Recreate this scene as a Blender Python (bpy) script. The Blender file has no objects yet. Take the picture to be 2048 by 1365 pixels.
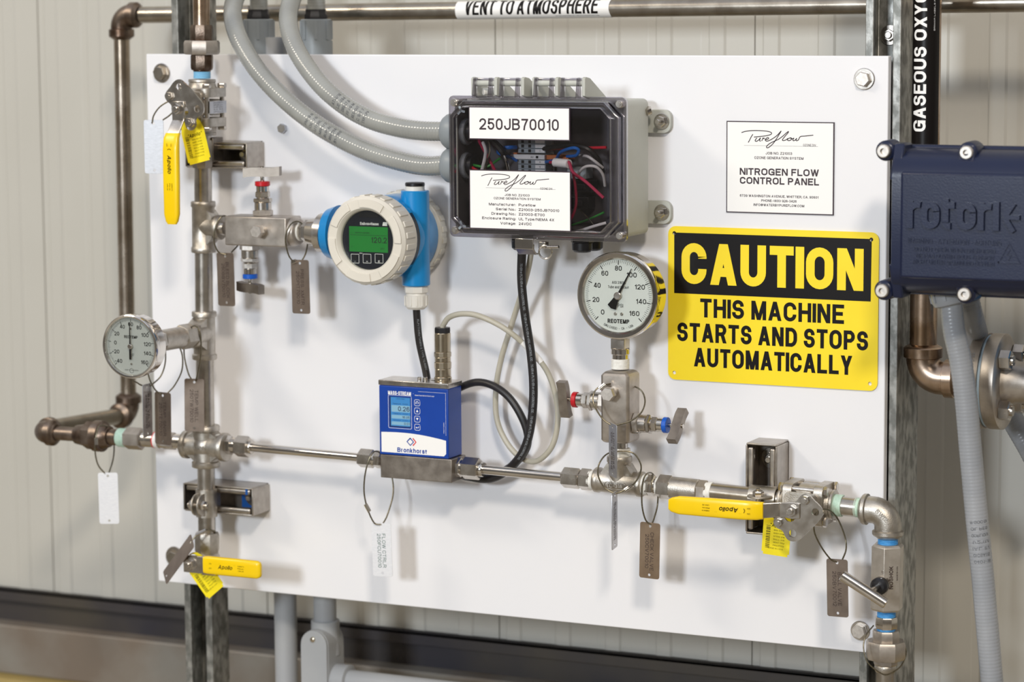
import bpy, math, random
from mathutils import Vector as V, Matrix
from mathutils.geometry import tessellate_polygon
random.seed(7)
PI = math.pi
sc = bpy.context.scene
COL = sc.collection

# ---------------------------------------------------------------- camera
# panel frame: X right, Z up, d = distance in front of the panel face (mm); world = (X, -d, Z)
F = 5360.0; CX = 1024.0; CY = 682.5
RM = ((0.90355035, -0.00651850, -0.42843234), (-0.04791503, 0.99207579, -0.11614550), (0.42579445, 0.12547166, 0.89607809))
CAM = (1882.401, 61.967, 2886.523)      # X, Z, d of the camera, mm
cam = bpy.data.cameras.new('camera'); camo = bpy.data.objects.new('camera', cam); COL.objects.link(camo)
ax = [V((r[0], -r[2], r[1])) for r in RM]
camo.matrix_world = Matrix(((ax[0].x, ax[1].x, ax[2].x, CAM[0]*.001), (ax[0].y, ax[1].y, ax[2].y, -CAM[2]*.001),
                            (ax[0].z, ax[1].z, ax[2].z, CAM[1]*.001), (0, 0, 0, 1)))
cam.sensor_width = 36.0; cam.lens = F/2048*36.0
cam.clip_start = .1; cam.clip_end = 60
cam.dof.use_dof = True; cam.dof.focus_distance = 3.07; cam.dof.aperture_fstop = 4.5
sc.camera = camo
sc.view_settings.view_transform = 'Standard'; sc.view_settings.look = 'None'
sc.view_settings.gamma = 1; sc.view_settings.use_curve_mapping = False
sc.view_settings.exposure = 0.03

# ---------------------------------------------------------------- world and lamps
w = bpy.data.worlds.new('world'); sc.world = w; w.use_nodes = True
w.node_tree.nodes['Background'].inputs[0].default_value = (.80, .84, .95, 1)
w.node_tree.nodes['Background'].inputs[1].default_value = .78

def lamp(name, pos, target, sx, sy, power, col):
    l = bpy.data.lights.new(name, 'AREA'); l.shape = 'RECTANGLE'; l.size = sx; l.size_y = sy
    l.energy = power; l.color = col
    o = bpy.data.objects.new(name, l); COL.objects.link(o)
    o.location = pos; o.rotation_euler = (V(target)-V(pos)).to_track_quat('-Z', 'Y').to_euler()
    return o
TG = (.5, 0, -.35)
lamp('front_lamp', (.15, -5.2, .75), TG, .6, .6, 128, (.86, .93, 1))
lamp('high_bay_lamp_right', (3.0, -4.2, 2.9), TG, .6, .5, 130, (1, .90, .76))
lamp('high_bay_lamp_left', (-2.6, -3.2, 2.8), TG, 1.4, .5, 70, (1, .90, .74))

# ---------------------------------------------------------------- pixel helpers (photograph pixels -> mm)
def at(u, v, d=0.0):
    r = V(((u-CX)/F, (CY-v)/F, -1.0))
    w_ = [sum(RM[i][j]*r[i] for i in range(3)) for j in range(3)]
    s = (d-CAM[2])/w_[2]
    return V((CAM[0]+s*w_[0], -d, CAM[1]+s*w_[1]))
def proj(P):
    q = (P[0]-CAM[0], P[2]-CAM[1], -P[1]-CAM[2])
    c = [sum(RM[i][j]*q[j] for j in range(3)) for i in range(3)]
    return CX+F*c[0]/-c[2], CY-F*c[1]/-c[2]
def sc_(P):
    q = (P[0]-CAM[0], P[2]-CAM[1], -P[1]-CAM[2])
    return F/-sum(RM[2][j]*q[j] for j in range(3))
TOCAM = V((CAM[0]-600, -CAM[2], CAM[1]+300)).normalized()
X = V((1, 0, 0)); Y = V((0, -1, 0)); Z = V((0, 0, 1))      # Y = out of the panel

# ---------------------------------------------------------------- geometry builder (mm)
def frame(d, hint=None):
    d = d.normalized()
    if hint is None: hint = Z if abs(d.z) < .9 else Y
    a = (hint - d*hint.dot(d)).normalized()
    return a, d.cross(a).normalized()
class G:
    def __init__(s): s.v = []; s.f = []
    def add(s, vs, fs):
        n = len(s.v); s.v += [V(p) for p in vs]; s.f += [tuple(i+n for i in f) for f in fs]; return s
    def lathe(s, p, d, prof, n=24, ph=0.0, hint=None, cap=True):
        """prof: list of (distance along d, radius)"""
        d = V(d).normalized(); a, b = frame(d, hint); vs = []; fs = []
        for t, r in prof:
            for k in range(n):
                q = ph+2*PI*k/n; vs.append(p+d*t+(a*math.cos(q)+b*math.sin(q))*r)
        for i in range(len(prof)-1):
            for k in range(n):
                k2 = (k+1) % n; fs.append((i*n+k, i*n+k2, (i+1)*n+k2, (i+1)*n+k))
        if cap:
            fs.append(tuple(range(n-1, -1, -1))); fs.append(tuple((len(prof)-1)*n+k for k in range(n)))
        return s.add(vs, fs)
    def cyl(s, p0, p1, r, n=20, r1=None, ch=0.0, ph=0.0, hint=None):
        d = p1-p0; L = d.length; r1 = r if r1 is None else r1
        pr = [(0, r), (L, r1)] if ch <= 0 else [(0, r-ch), (ch*.8, r), (L-ch*.8, r1), (L, r1-ch)]
        return s.lathe(p0, d, pr, n, ph, hint)
    def ring(s, p, d, ro, ri, h, n=32, b=0.0):
        """flat washer shaped solid"""
        d = V(d).normalized(); a, c = frame(d); vs = []; fs = []
        pr = [(ri, 0), (ro-b, 0), (ro, b), (ro, h-b), (ro-b, h), (ri, h)]
        m = len(pr)
        for k in range(n):
            q = 2*PI*k/n; e = a*math.cos(q)+c*math.sin(q)
            for r, t in pr: vs.append(p+d*t+e*r)
        for k in range(n):
            k2 = (k+1) % n
            for i in range(m):
                j = (i+1) % m; fs.append((k*m+i, k2*m+i, k2*m+j, k*m+j))
        return s.add(vs, fs)
    def hexp(s, p0, p1, r, ph=0.0, hint=None, ch=.8):
        """hex bar: 6 flats with turned corners"""
        d = p1-p0; L = d.length; c = min(ch, L*.3)
        return s.lathe(p0, d, [(0, r*.9), (c, r), (L-c, r), (L, r*.9)], 6, ph, hint)
    def tube(s, pts, r, n=10, closed=False, hint=None):
        m = len(pts); ts = []
        for i in range(m):
            a = pts[(i-1) % m] if closed or i else pts[0]; b = pts[(i+1) % m] if closed or i < m-1 else pts[-1]
            ts.append((b-a).normalized())
        a, _ = frame(ts[0], hint); vs = []; fs = []
        for i in range(m):
            a = (a-ts[i]*a.dot(ts[i])).normalized(); b = ts[i].cross(a)
            rr = r(i/(m-1)) if callable(r) else r
            for k in range(n):
                q = 2*PI*k/n; vs.append(pts[i]+(a*math.cos(q)+b*math.sin(q))*rr)
        for i in range(m if closed else m-1):
            i2 = (i+1) % m
            for k in range(n):
                k2 = (k+1) % n; fs.append((i*n+k, i*n+k2, i2*n+k2, i2*n+k))
        if not closed:
            fs.append(tuple(range(n-1, -1, -1))); fs.append(tuple((m-1)*n+k for k in range(n)))
        return s.add(vs, fs)
    def box(s, c, hx, hy, hz, ex=X, ey=Y, ez=Z):
        vs = [c+ex*(i*hx)+ey*(j*hy)+ez*(k*hz) for i in (-1, 1) for j in (-1, 1) for k in (-1, 1)]
        return s.add(vs, [(0, 1, 3, 2), (4, 6, 7, 5), (0, 4, 5, 1), (2, 3, 7, 6), (0, 2, 6, 4), (1, 5, 7, 3)])
    def bx(s, x0, x1, d0, d1, z0, z1):
        return s.box(V(((x0+x1)/2, -(d0+d1)/2, (z0+z1)/2)), abs(x1-x0)/2, abs(d1-d0)/2, abs(z1-z0)/2)
    def plate(s, outer, O, ex, ey, t, holes=()):
        """polygon (2D) extruded by vector t, with holes"""
        loops = [list(outer)]+[list(h) for h in holes]
        tri = tessellate_polygon([[V((p[0], p[1], 0)) for p in l] for l in loops])
        flat = [p for l in loops for p in l]; n = len(flat)
        vs = [O+ex*p[0]+ey*p[1] for p in flat]; vs += [q+t for q in vs]
        fs = [tuple(a) for a in tri]+[tuple(n+i for i in reversed(a)) for a in tri]
        o = 0
        for l in loops:
            m = len(l)
            for i in range(m):
                j = (i+1) % m; fs.append((o+i, o+j, n+o+j, n+o+i))
            o += m
        return s.add(vs, fs)
    def sphere(s, c, r, n=14, m=8, d=Z, sq=1.0):
        a, b = frame(d); pr = [(-r*sq*math.cos(PI*i/m), max(r*math.sin(PI*i/m), .001)) for i in range(m+1)]
        return s.lathe(c, d, pr, n)
    def stroke(s, pts, w, O, ex, ey, t=None):
        """flat ribbon along 2D points"""
        m = len(pts); L = []; R_ = []
        for i in range(m):
            a = V(pts[max(i-1, 0)]); b = V(pts[min(i+1, m-1)]); q = (b-a)
            q = q.normalized() if q.length > 1e-9 else V((1, 0)); nn = V((-q.y, q.x))*w/2; p = V(pts[i])
            L.append(p+nn); R_.append(p-nn)
        if t is None:
            vs = [O+ex*p.x+ey*p.y for p in L+R_]
            return s.add(vs, [(i, i+1, m+i+1, m+i) for i in range(m-1)])
        vs = [O+ex*p.x+ey*p.y for p in L+R_]; vs += [q+t for q in vs]
        fs = []
        for i in range(m-1):
            fs += [(2*m+i, 2*m+i+1, 3*m+i+1, 3*m+i), (i, i+1, 2*m+i+1, 2*m+i), (m+i+1, m+i, 3*m+i, 3*m+i+1)]
        fs += [(0, m, 3*m, 2*m), (m-1, 2*m-1, 4*m-1, 3*m-1)]
        return s.add(vs, fs)
def rrect(w_, h, r, n=5, cx=0, cy=0):
    o = []
    for (x, y, a) in ((w_/2-r, h/2-r, 0), (-w_/2+r, h/2-r, 90), (-w_/2+r, -h/2+r, 180), (w_/2-r, -h/2+r, 270)):
        for k in range(n+1):
            q = math.radians(a+90*k/n); o.append((cx+x+r*math.cos(q), cy+y+r*math.sin(q)))
    return o
def circ(cx, cy, r, n=16): return [(cx+r*math.cos(2*PI*k/n), cy+r*math.sin(2*PI*k/n)) for k in range(n)]
def spline(P, k=8, closed=False):
    """Catmull-Rom"""
    P = [V(p) for p in P]; n = len(P); o = []
    for i in range(n if closed else n-1):
        p0 = P[(i-1) % n] if closed or i else P[0]*2-P[1]
        p1 = P[i]; p2 = P[(i+1) % n]; p3 = P[(i+2) % n] if closed or i < n-2 else P[-1]*2-P[-2]
        for j in range(k):
            t = j/k; o.append(.5*((2*p1)+(p2-p0)*t+(2*p0-5*p1+4*p2-p3)*t*t+(3*p1-p0-3*p2+p3)*t**3))
    if not closed: o.append(P[-1].copy())
    return o

# ---------------------------------------------------------------- lettering: own stroke-built sans alphabet
def _a(cx, cy, rx, ry, a0, a1, n=7): return [(cx+rx*math.cos(math.radians(a0+(a1-a0)*i/n)), cy+ry*math.sin(math.radians(a0+(a1-a0)*i/n))) for i in range(n+1)]
def _O(x0, x1, y0, y1, ry=.30):
    cx, rx = (x0+x1)/2, (x1-x0)/2; ry = min(ry, (y1-y0)/2)
    return _a(cx, y1-ry, rx, ry, 0, 180, 12)+_a(cx, y0+ry, rx, ry, 180, 360, 12)+[(x1, y1-ry)]
XH = .74
GL = {}
def _g(ch, w, *e): GL[ch] = (w, e)
S_, C_c, D_ = 's', 'c', 'd'
_g('A', .72, (D_, 0, 0, .5, 1), (D_, 1, 0, .5, 1), (S_, (.22, .26), (.78, .26)))
_g('B', .66, (S_, (0, 0), (0, 1)), (S_, (0, 1), (.55, 1)), (S_, (0, .53), (.6, .53)), (S_, (0, 0), (.55, 0)), (C_c, _a(.55, .765, .4, .235, 90, -90)), (C_c, _a(.55, .265, .45, .265, 90, -90)))
_g('C', .68, (C_c, [(1, .66), (1, .72)]+_a(.5, .70, .5, .30, 0, 180, 12)+_a(.5, .30, .5, .30, 180, 360, 12)+[(1, .34)]))
_g('D', .68, (S_, (0, 0), (0, 1)), (S_, (0, 1), (.42, 1)), (S_, (0, 0), (.42, 0)), (C_c, [(.40, 1)]+_a(.45, .62, .55, .38, 90, 0)+_a(.45, .38, .55, .38, 0, -90)+[(.4, 0)]))
_g('E', .60, (S_, (0, 0), (0, 1)), (S_, (0, 1), (1, 1)), (S_, (0, .52), (.85, .52)), (S_, (0, 0), (1, 0)))
_g('F', .57, (S_, (0, 0), (0, 1)), (S_, (0, 1), (1, 1)), (S_, (0, .50), (.85, .50)))
_g('G', .72, (C_c, [(1, .68), (1, .72)]+_a(.5, .70, .5, .30, 0, 180, 12)+_a(.5, .30, .5, .30, 180, 350, 12)), (S_, (1, .02), (1, .46)), (S_, (1, .46), (.6, .46)))
_g('H', .68, (S_, (0, 0), (0, 1)), (S_, (1, 0), (1, 1)), (S_, (0, .52), (1, .52)))
_g('I', .001, (S_, (.5, 0), (.5, 1)))
_g('J', .54, (C_c, [(1, 1.08), (1, .28)]+_a(.5, .28, .5, .28, 0, -180, 12)+[(0, .36)]))
_g('K', .68, (S_, (0, 0), (0, 1)), (D_, .12, .34, .96, 1), (D_, 1, 0, .34, .66))
_g('L', .56, (S_, (0, 0), (0, 1)), (S_, (0, 0), (1, 0)))
_g('M', .82, (S_, (0, 0), (0, 1)), (S_, (1, 0), (1, 1)), (D_, .5, 0, .02, 1), (D_, .5, 0, .98, 1))
_g('N', .68, (S_, (0, 0), (0, 1)), (S_, (1, 0), (1, 1)), (D_, 1, 0, 0, 1))
_g('O', .72, (C_c, _O(0, 1, 0, 1, .32)))
_g('P', .64, (S_, (0, 0), (0, 1)), (S_, (0, 1), (.55, 1)), (S_, (0, .46), (.55, .46)), (C_c, [(.5, 1)]+_a(.55, .73, .45, .27, 90, -90)+[(.5, .46)]))
_g('Q', .72, (C_c, _O(0, 1, 0, 1, .32)), (D_, 1, 0, .6, .3))
_g('R', .67, (S_, (0, 0), (0, 1)), (S_, (0, 1), (.55, 1)), (S_, (0, .47), (.55, .47)), (C_c, [(.5, 1)]+_a(.55, .735, .42, .265, 90, -90)+[(.5, .47)]), (D_, 1, 0, .62, .5))
_SS = [(.97, .70), (.96, .76)]+_a(.5, .76, .46, .24, 0, 180, 12)+_a(.42, .74, .38, .23, 180, 255, 5)+_a(.56, .27, .44, .25, 75, 0, 5)+_a(.5, .25, .5, .25, 0, -180, 12)+[(0, .32)]
_g('S', .64, (C_c, _SS))
_g('T', .62, (S_, (0, 1), (1, 1)), (S_, (.5, 0), (.5, 1)))
_g('U', .68, (C_c, [(0, 1.08), (0, .30)]+_a(.5, .30, .5, .30, 180, 360, 14)+[(1, 1.08)]))
_g('V', .70, (D_, .5, 0, 0, 1), (D_, .5, 0, 1, 1))
_g('W', .98, (D_, .25, 0, 0, 1), (D_, .25, 0, .5, 1), (D_, .75, 0, .5, 1), (D_, .75, 0, 1, 1))
_g('X', .68, (D_, 0, 0, 1, 1), (D_, 1, 0, 0, 1))
_g('Y', .68, (D_, .5, .40, 0, 1), (D_, .5, .40, 1, 1), (S_, (.5, 0), (.5, .45)))
_g('Z', .62, (S_, (0, 1), (1, 1)), (S_, (0, 0), (1, 0)), (D_, .02, .02, .98, .98))
_g('0', .56, (C_c, _O(0, 1, 0, 1, .34)))
_g('1', .26, (S_, (1, 0), (1, 1)), (C_c, [(1, .98), (.5, .80), (-.1, .78)]))
_g('2', .56, (C_c, [(0, .70)]+_a(.5, .74, .5, .26, 180, 0, 12)+[(.92, .55), (.6, .34), (.2, .14), (0, -.02)]), (S_, (0, 0), (1, 0)))
_g('3', .56, (C_c, [(0, .74)]+_a(.5, .765, .46, .235, 175, -90, 14)+[(.42, .53)]), (C_c, [(.42, .53)]+_a(.5, .265, .5, .265, 90, -180, 14)+[(0, .28)]))
_g('4', .58, (S_, (.78, 0), (.78, 1)), (S_, (0, .25), (1.02, .25)), (D_, 0, .24, .68, 1))
_g('5', .56, (S_, (.12, 1), (.92, 1)), (C_c, [(.12, 1), (.05, .52), (.1, .52)]+_a(.5, .32, .5, .32, 130, -180, 16)+[(0, .26)]))
_g('6', .56, (C_c, _O(0, 1, 0, .62, .31)), (C_c, [(0, .34), (0, .66)]+_a(.5, .70, .5, .30, 180, 15, 12)))
_g('7', .54, (S_, (0, 1), (1, 1)), (C_c, [(1, 1), (.66, .62), (.45, .30), (.36, -.07)]))
_g('8', .56, (C_c, _O(.05, .95, .53, 1, .235)), (C_c, _O(0, 1, 0, .53, .265)))
_g('9', .56, (C_c, _O(0, 1, .38, 1, .31)), (C_c, [(1, .66), (1, .34)]+_a(.5, .30, .5, .30, 0, -165, 12)))
def lw(ch, w, *e): _g(ch, w, *e)
lw('a', .50, (S_, (1, 0), (1, .52)), (C_c, [(1, .5)]+_a(.5, XH-.22, .5, .22, 0, 165, 10)), (C_c, _O(0, 1, 0, .42, .21)))
lw('b', .52, (S_, (0, 0), (0, 1)), (C_c, _O(0, 1, 0, XH, .3)))
lw('c', .50, (C_c, _a(.5, XH-.26, .5, .26, 20, 180, 10)+_a(.5, .26, .5, .26, 180, 340, 10)))
lw('d', .52, (S_, (1, 0), (1, 1)), (C_c, _O(0, 1, 0, XH, .3)))
lw('e', .52, (S_, (0, .38), (.98, .38)), (C_c, [(1, .38)]+_a(.5, XH-.27, .5, .27, 0, 180, 10)+_a(.5, .26, .5, .26, 180, 335, 10)))
lw('f', .30, (C_c, [(.35, -.07), (.35, .8)]+_a(.75, .8, .4, .2, 180, 80, 6)), (S_, (0, XH-.04), (.9, XH-.04)))
lw('g', .52, (C_c, _O(0, 1, 0, XH, .3)), (C_c, [(1, XH), (1, -.1)]+_a(.5, -.1, .5, .2, 0, -160, 8)))
lw('h', .50, (S_, (0, 0), (0, 1)), (C_c, [(0, .4)]+_a(.5, XH-.26, .5, .26, 175, 0, 10)+[(1, -.07)]))
lw('i', .001, (S_, (.5, 0), (.5, XH-.05)), (S_, (.5, 1), (.5, .99)))
lw('j', .001, (S_, (.5, -.15), (.5, XH-.05)), (S_, (.5, 1), (.5, .99)))
lw('k', .50, (S_, (0, 0), (0, 1)), (D_, .1, .25, .95, XH), (D_, 1, 0, .3, .48))
lw('l', .001, (S_, (.5, 0), (.5, 1)))
lw('m', .86, (S_, (0, 0), (0, XH-.03)), (C_c, [(0, .45)]+_a(.25, XH-.2, .25, .2, 175, 0, 8)+[(.5, -.07)]), (C_c, [(.5, .45)]+_a(.75, XH-.2, .25, .2, 175, 0, 8)+[(1, -.07)]))
lw('n', .50, (S_, (0, 0), (0, XH-.03)), (C_c, [(0, .4)]+_a(.5, XH-.26, .5, .26, 175, 0, 10)+[(1, -.07)]))
lw('o', .54, (C_c, _O(0, 1, 0, XH, .3)))
lw('p', .52, (S_, (0, -.22), (0, XH)), (C_c, _O(0, 1, 0, XH, .3)))
lw('q', .52, (S_, (1, -.22), (1, XH)), (C_c, _O(0, 1, 0, XH, .3)))
lw('r', .28, (S_, (0, 0), (0, XH-.03)), (C_c, [(0, .42)]+_a(.9, XH-.26, .9, .26, 175, 85, 6)))
lw('s', .48, (C_c, [(x, y*XH) for x, y in _SS]))
lw('t', .28, (C_c, [(.35, 1), (.35, .2)]+_a(.8, .18, .45, .18, 180, 280, 6)), (S_, (0, XH-.04), (.95, XH-.04)))
lw('u', .50, (S_, (1, 0), (1, XH-.03)), (C_c, [(0, XH+.05), (0, .3)]+_a(.5, .26, .5, .26, 180, 355, 10)))
lw('v', .52, (D_, .5, 0, 0, XH), (D_, .5, 0, 1, XH))
lw('w', .76, (D_, .25, 0, 0, XH), (D_, .25, 0, .5, XH), (D_, .75, 0, .5, XH), (D_, .75, 0, 1, XH))
lw('x', .50, (D_, 0, 0, 1, XH), (D_, 1, 0, 0, XH))
lw('y', .52, (D_, .5, 0, 0, XH), (D_, .2, -.24, 1, XH))
lw('z', .46, (S_, (0, XH-.04), (1, XH-.04)), (S_, (0, 0), (1, 0)), (D_, .02, .02, .98, XH-.04))
_g('.', .001, (S_, (.5, 0), (.5, .01)))
_g(',', .001, (S_, (.5, -.1), (.5, .01)))
_g(':', .001, (S_, (.5, .05), (.5, .06)), (S_, (.5, .6), (.5, .61)))
_g('-', .30, (S_, (0, .42), (1, .42)))
_g('+', .45, (S_, (0, .42), (1, .42)), (S_, (.5, .14), (.5, .70)))
_g('=', .50, (S_, (0, .3), (1, .3)), (S_, (0, .6), (1, .6)))
_g('/', .36, (D_, 0, 0, 1, 1))
_g('(', .20, (C_c, _a(1, .5, 1, .62, 120, 240, 8)))
_g(')', .20, (C_c, _a(0, .5, 1, .62, 60, -60, 8)))
_g('#', .60, (S_, (.28, 0), (.28, 1)), (S_, (.72, 0), (.72, 1)), (S_, (0, .33), (1, .33)), (S_, (0, .67), (1, .67)))
_g('@', .95, (C_c, _O(.28, .72, .25, .72, .2)), (C_c, [(.74, .72), (.76, .3)]+_a(.5, .5, .5, .5, -25, 300, 20)))
_g('"', .20, (S_, (0, .85), (0, 1)), (S_, (1, .85), (1, 1)))
GL['\u201c'] = GL['\u201d'] = GL['"']
_g('\u2122', .5, (S_, (.1, 1), (.4, 1)), (S_, (.25, .7), (.25, 1)), (S_, (.6, .7), (.6, 1)), (S_, (.95, .7), (.95, 1)))
_g('\u00b0', .22, (C_c, _O(0, 1, .72, 1, .14)))
_g('\u00d6', .72, (C_c, _O(0, 1, 0, .9, .32)), (S_, (.3, 1.1), (.3, 1.12)), (S_, (.7, 1.1), (.7, 1.12)))
def text(g, s, O, rx, up, h, w=None, align='c', bold=.0, shear=0.0, wrap=None, thick=None, res=3):
    """flat lettering: cap height h, total width w (mm); O is the middle of the line at mid cap height"""
    sw = h*(.125+bold*2.3); gap = h*(.17-bold*1.2); sp = h*.34
    nat = sum((GL[c][0]*h+gap) if c != ' ' else sp for c in s)-gap
    fix = sum(sw for c in s if c != ' ')                       # stroke widths do not scale
    tot = nat+fix*(1 if bold < .015 else .55)
    fx_ = fix*(1 if bold < .015 else .55)
    k = 1.0 if w is None else max((w-fx_)/nat, .05) if w > fx_*1.15 else None
    if k is None:                                             # very narrow: thin the strokes instead
        sw *= w/(fx_*1.5); fx_ = w/1.5; k = (w-fx_)/nat
    Wt = w if w else tot; x = {'c': -Wt/2, 'l': 0, 'r': -Wt}[align]
    q2 = sw*(1 if bold < .015 else .55); vs = []; fs = []; lv = []; cur = [0]
    def quad_(a, b, c, d):
        n = len(vs); vs.extend((a, b, c, d)); fs.append((n, n+1, n+2, n+3)); lv.extend([cur[0]]*4)
    def sub(a, b, hw, capa, capb):
        dx, dy = b[0]-a[0], b[1]-a[1]; L = math.hypot(dx, dy) or 1e-6; ux, uy = dx/L, dy/L
        a = (a[0]-ux*capa, a[1]-uy*capa); b = (b[0]+ux*capb, b[1]+uy*capb); L += capa+capb
        m = max(1, int(L/2.0)) if wrap else 1
        for i in range(m):
            p = (a[0]+ux*L*i/m, a[1]+uy*L*i/m); q = (a[0]+ux*L*(i+1)/m, a[1]+uy*L*(i+1)/m)
            if wrap and hw > .8 and abs(ux) > .7:              # also split across when wrapping
                for j in range(3):
                    h0, h1 = -hw+2*hw*j/3, -hw+2*hw*(j+1)/3
                    quad_((p[0]-uy*h0, p[1]+ux*h0), (q[0]-uy*h0, q[1]+ux*h0), (q[0]-uy*h1, q[1]+ux*h1), (p[0]-uy*h1, p[1]+ux*h1))
            else: quad_((p[0]-uy*hw, p[1]+ux*hw), (q[0]-uy*hw, q[1]+ux*hw), (q[0]+uy*hw, q[1]-ux*hw), (p[0]+uy*hw, p[1]-ux*hw))
    for c in s:
        if c == ' ': x += sp*k; continue
        gw, els = GL[c]; Wg = gw*h*k+q2; iw = max(Wg-sw, 0)
        mx = lambda a: x+sw/2+a*iw if gw > .01 else x+Wg/2
        my = lambda b: sw/2+b*(h-sw)
        for ie, e in enumerate(els):
            cur[0] = ie
            if e[0] == 's': sub((mx(e[1][0]), my(e[1][1])), (mx(e[2][0]), my(e[2][1])), sw/2, sw/2, sw/2)
            elif e[0] == 'c':
                P = [(mx(p[0]), my(min(max(p[1], -.4), 1.2)) if not (p[1] in (1.08, -.07)) else (h if p[1] > 0 else 0)) for p in e[1]]
                P = [P[0]]+[P[i] for i in range(1, len(P)) if abs(P[i][0]-P[i-1][0])+abs(P[i][1]-P[i-1][1]) > 1e-5]
                m = len(P); n0 = len(vs); Lp = []; Rp = []
                for i in range(m):
                    a, b = P[max(i-1, 0)], P[min(i+1, m-1)]
                    closed = abs(P[0][0]-P[-1][0])+abs(P[0][1]-P[-1][1]) < 1e-4
                    if closed and i in (0, m-1): a, b = P[-2], P[1]
                    dx, dy = b[0]-a[0], b[1]-a[1]; L = math.hypot(dx, dy) or 1; nx, ny = -dy/L*sw/2, dx/L*sw/2
                    Lp.append((P[i][0]+nx, P[i][1]+ny)); Rp.append((P[i][0]-nx, P[i][1]-ny))
                for i in range(m-1):
                    if wrap and abs(P[i+1][1]-P[i][1])+abs(P[i+1][0]-P[i][0]) > 3:
                        mm = int((abs(P[i+1][1]-P[i][1])+abs(P[i+1][0]-P[i][0]))/2)+1
                        ip = lambda a, b, t: (a[0]+(b[0]-a[0])*t, a[1]+(b[1]-a[1])*t)
                        for j in range(mm): quad_(ip(Lp[i], Lp[i+1], j/mm), ip(Lp[i], Lp[i+1], (j+1)/mm), ip(Rp[i], Rp[i+1], (j+1)/mm), ip(Rp[i], Rp[i+1], j/mm))
                    else: quad_(Lp[i], Lp[i+1], Rp[i+1], Rp[i])
            else:
                _, ax_, ay_, bx_, by_ = e; dy = (by_-ay_)*h; dx = (bx_-ax_)*max(Wg-sw*1.05, .01)
                hw = sw*.5*math.hypot(dx, dy)/abs(dy); hw = min(hw, sw*1.0)
                X0 = x+hw+ax_*(Wg-2*hw); X1 = x+hw+bx_*(Wg-2*hw); m = max(1, int(h/2)) if wrap else 1
                for i in range(m):
                    t0, t1 = i/m, (i+1)/m; xa, xb = X0+(X1-X0)*t0, X0+(X1-X0)*t1; ya, yb = (ay_+(by_-ay_)*t0)*h, (ay_+(by_-ay_)*t1)*h
                    quad_((xa-hw, ya), (xb-hw, yb), (xb+hw, yb), (xa+hw, ya))
        x += Wg+gap*k
    pp = [(p[0]+(p[1]-h/2)*shear, p[1]-h/2) for p in vs]
    if wrap:
        q = []
        for (a, b), l in zip(pp, lv):
            p = wrap(a, b); nn = (wrap(a+.05, b)-wrap(a-.05, b)).cross(wrap(a, b+.05)-wrap(a, b-.05)); q.append(p+nn.normalized()*.02*l if nn.length else p)
    else:
        nn = rx.cross(up).normalized()*.02; q = [O+rx*a+up*b+nn*l for (a, b), l in zip(pp, lv)]
    if thick is None: g.add(q, fs); return
    n = len(q); sides = [(f[i], f[(i+1) % 4], n+f[(i+1) % 4], n+f[i]) for f in fs for i in range(4)]
    g.add(q+[p+thick for p in q], [tuple(n+i for i in f) for f in fs]+sides)
def wrapper(path, r, face=None, s0=0.0, flip=1):
    """maps (along, across) onto the surface of a tube that follows path"""
    cum = [0.0]
    for a, b in zip(path, path[1:]): cum.append(cum[-1]+(b-a).length)
    def f(x, y):
        s = min(max(s0+x*flip, 0), cum[-1]-1e-4); i = 0
        while cum[i+1] < s: i += 1
        t = (s-cum[i])/(cum[i+1]-cum[i]); c = path[i].lerp(path[i+1], t)
        T = ((path[min(i+2, len(path)-1)]-path[max(i-1, 0)])).normalized()
        n = face or TOCAM; N = (n-T*n.dot(T)).normalized(); B = N.cross(T)*flip
        q = y/r; return c+(N*math.cos(q)+B*math.sin(q))*r
    return f, cum[-1]

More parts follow.
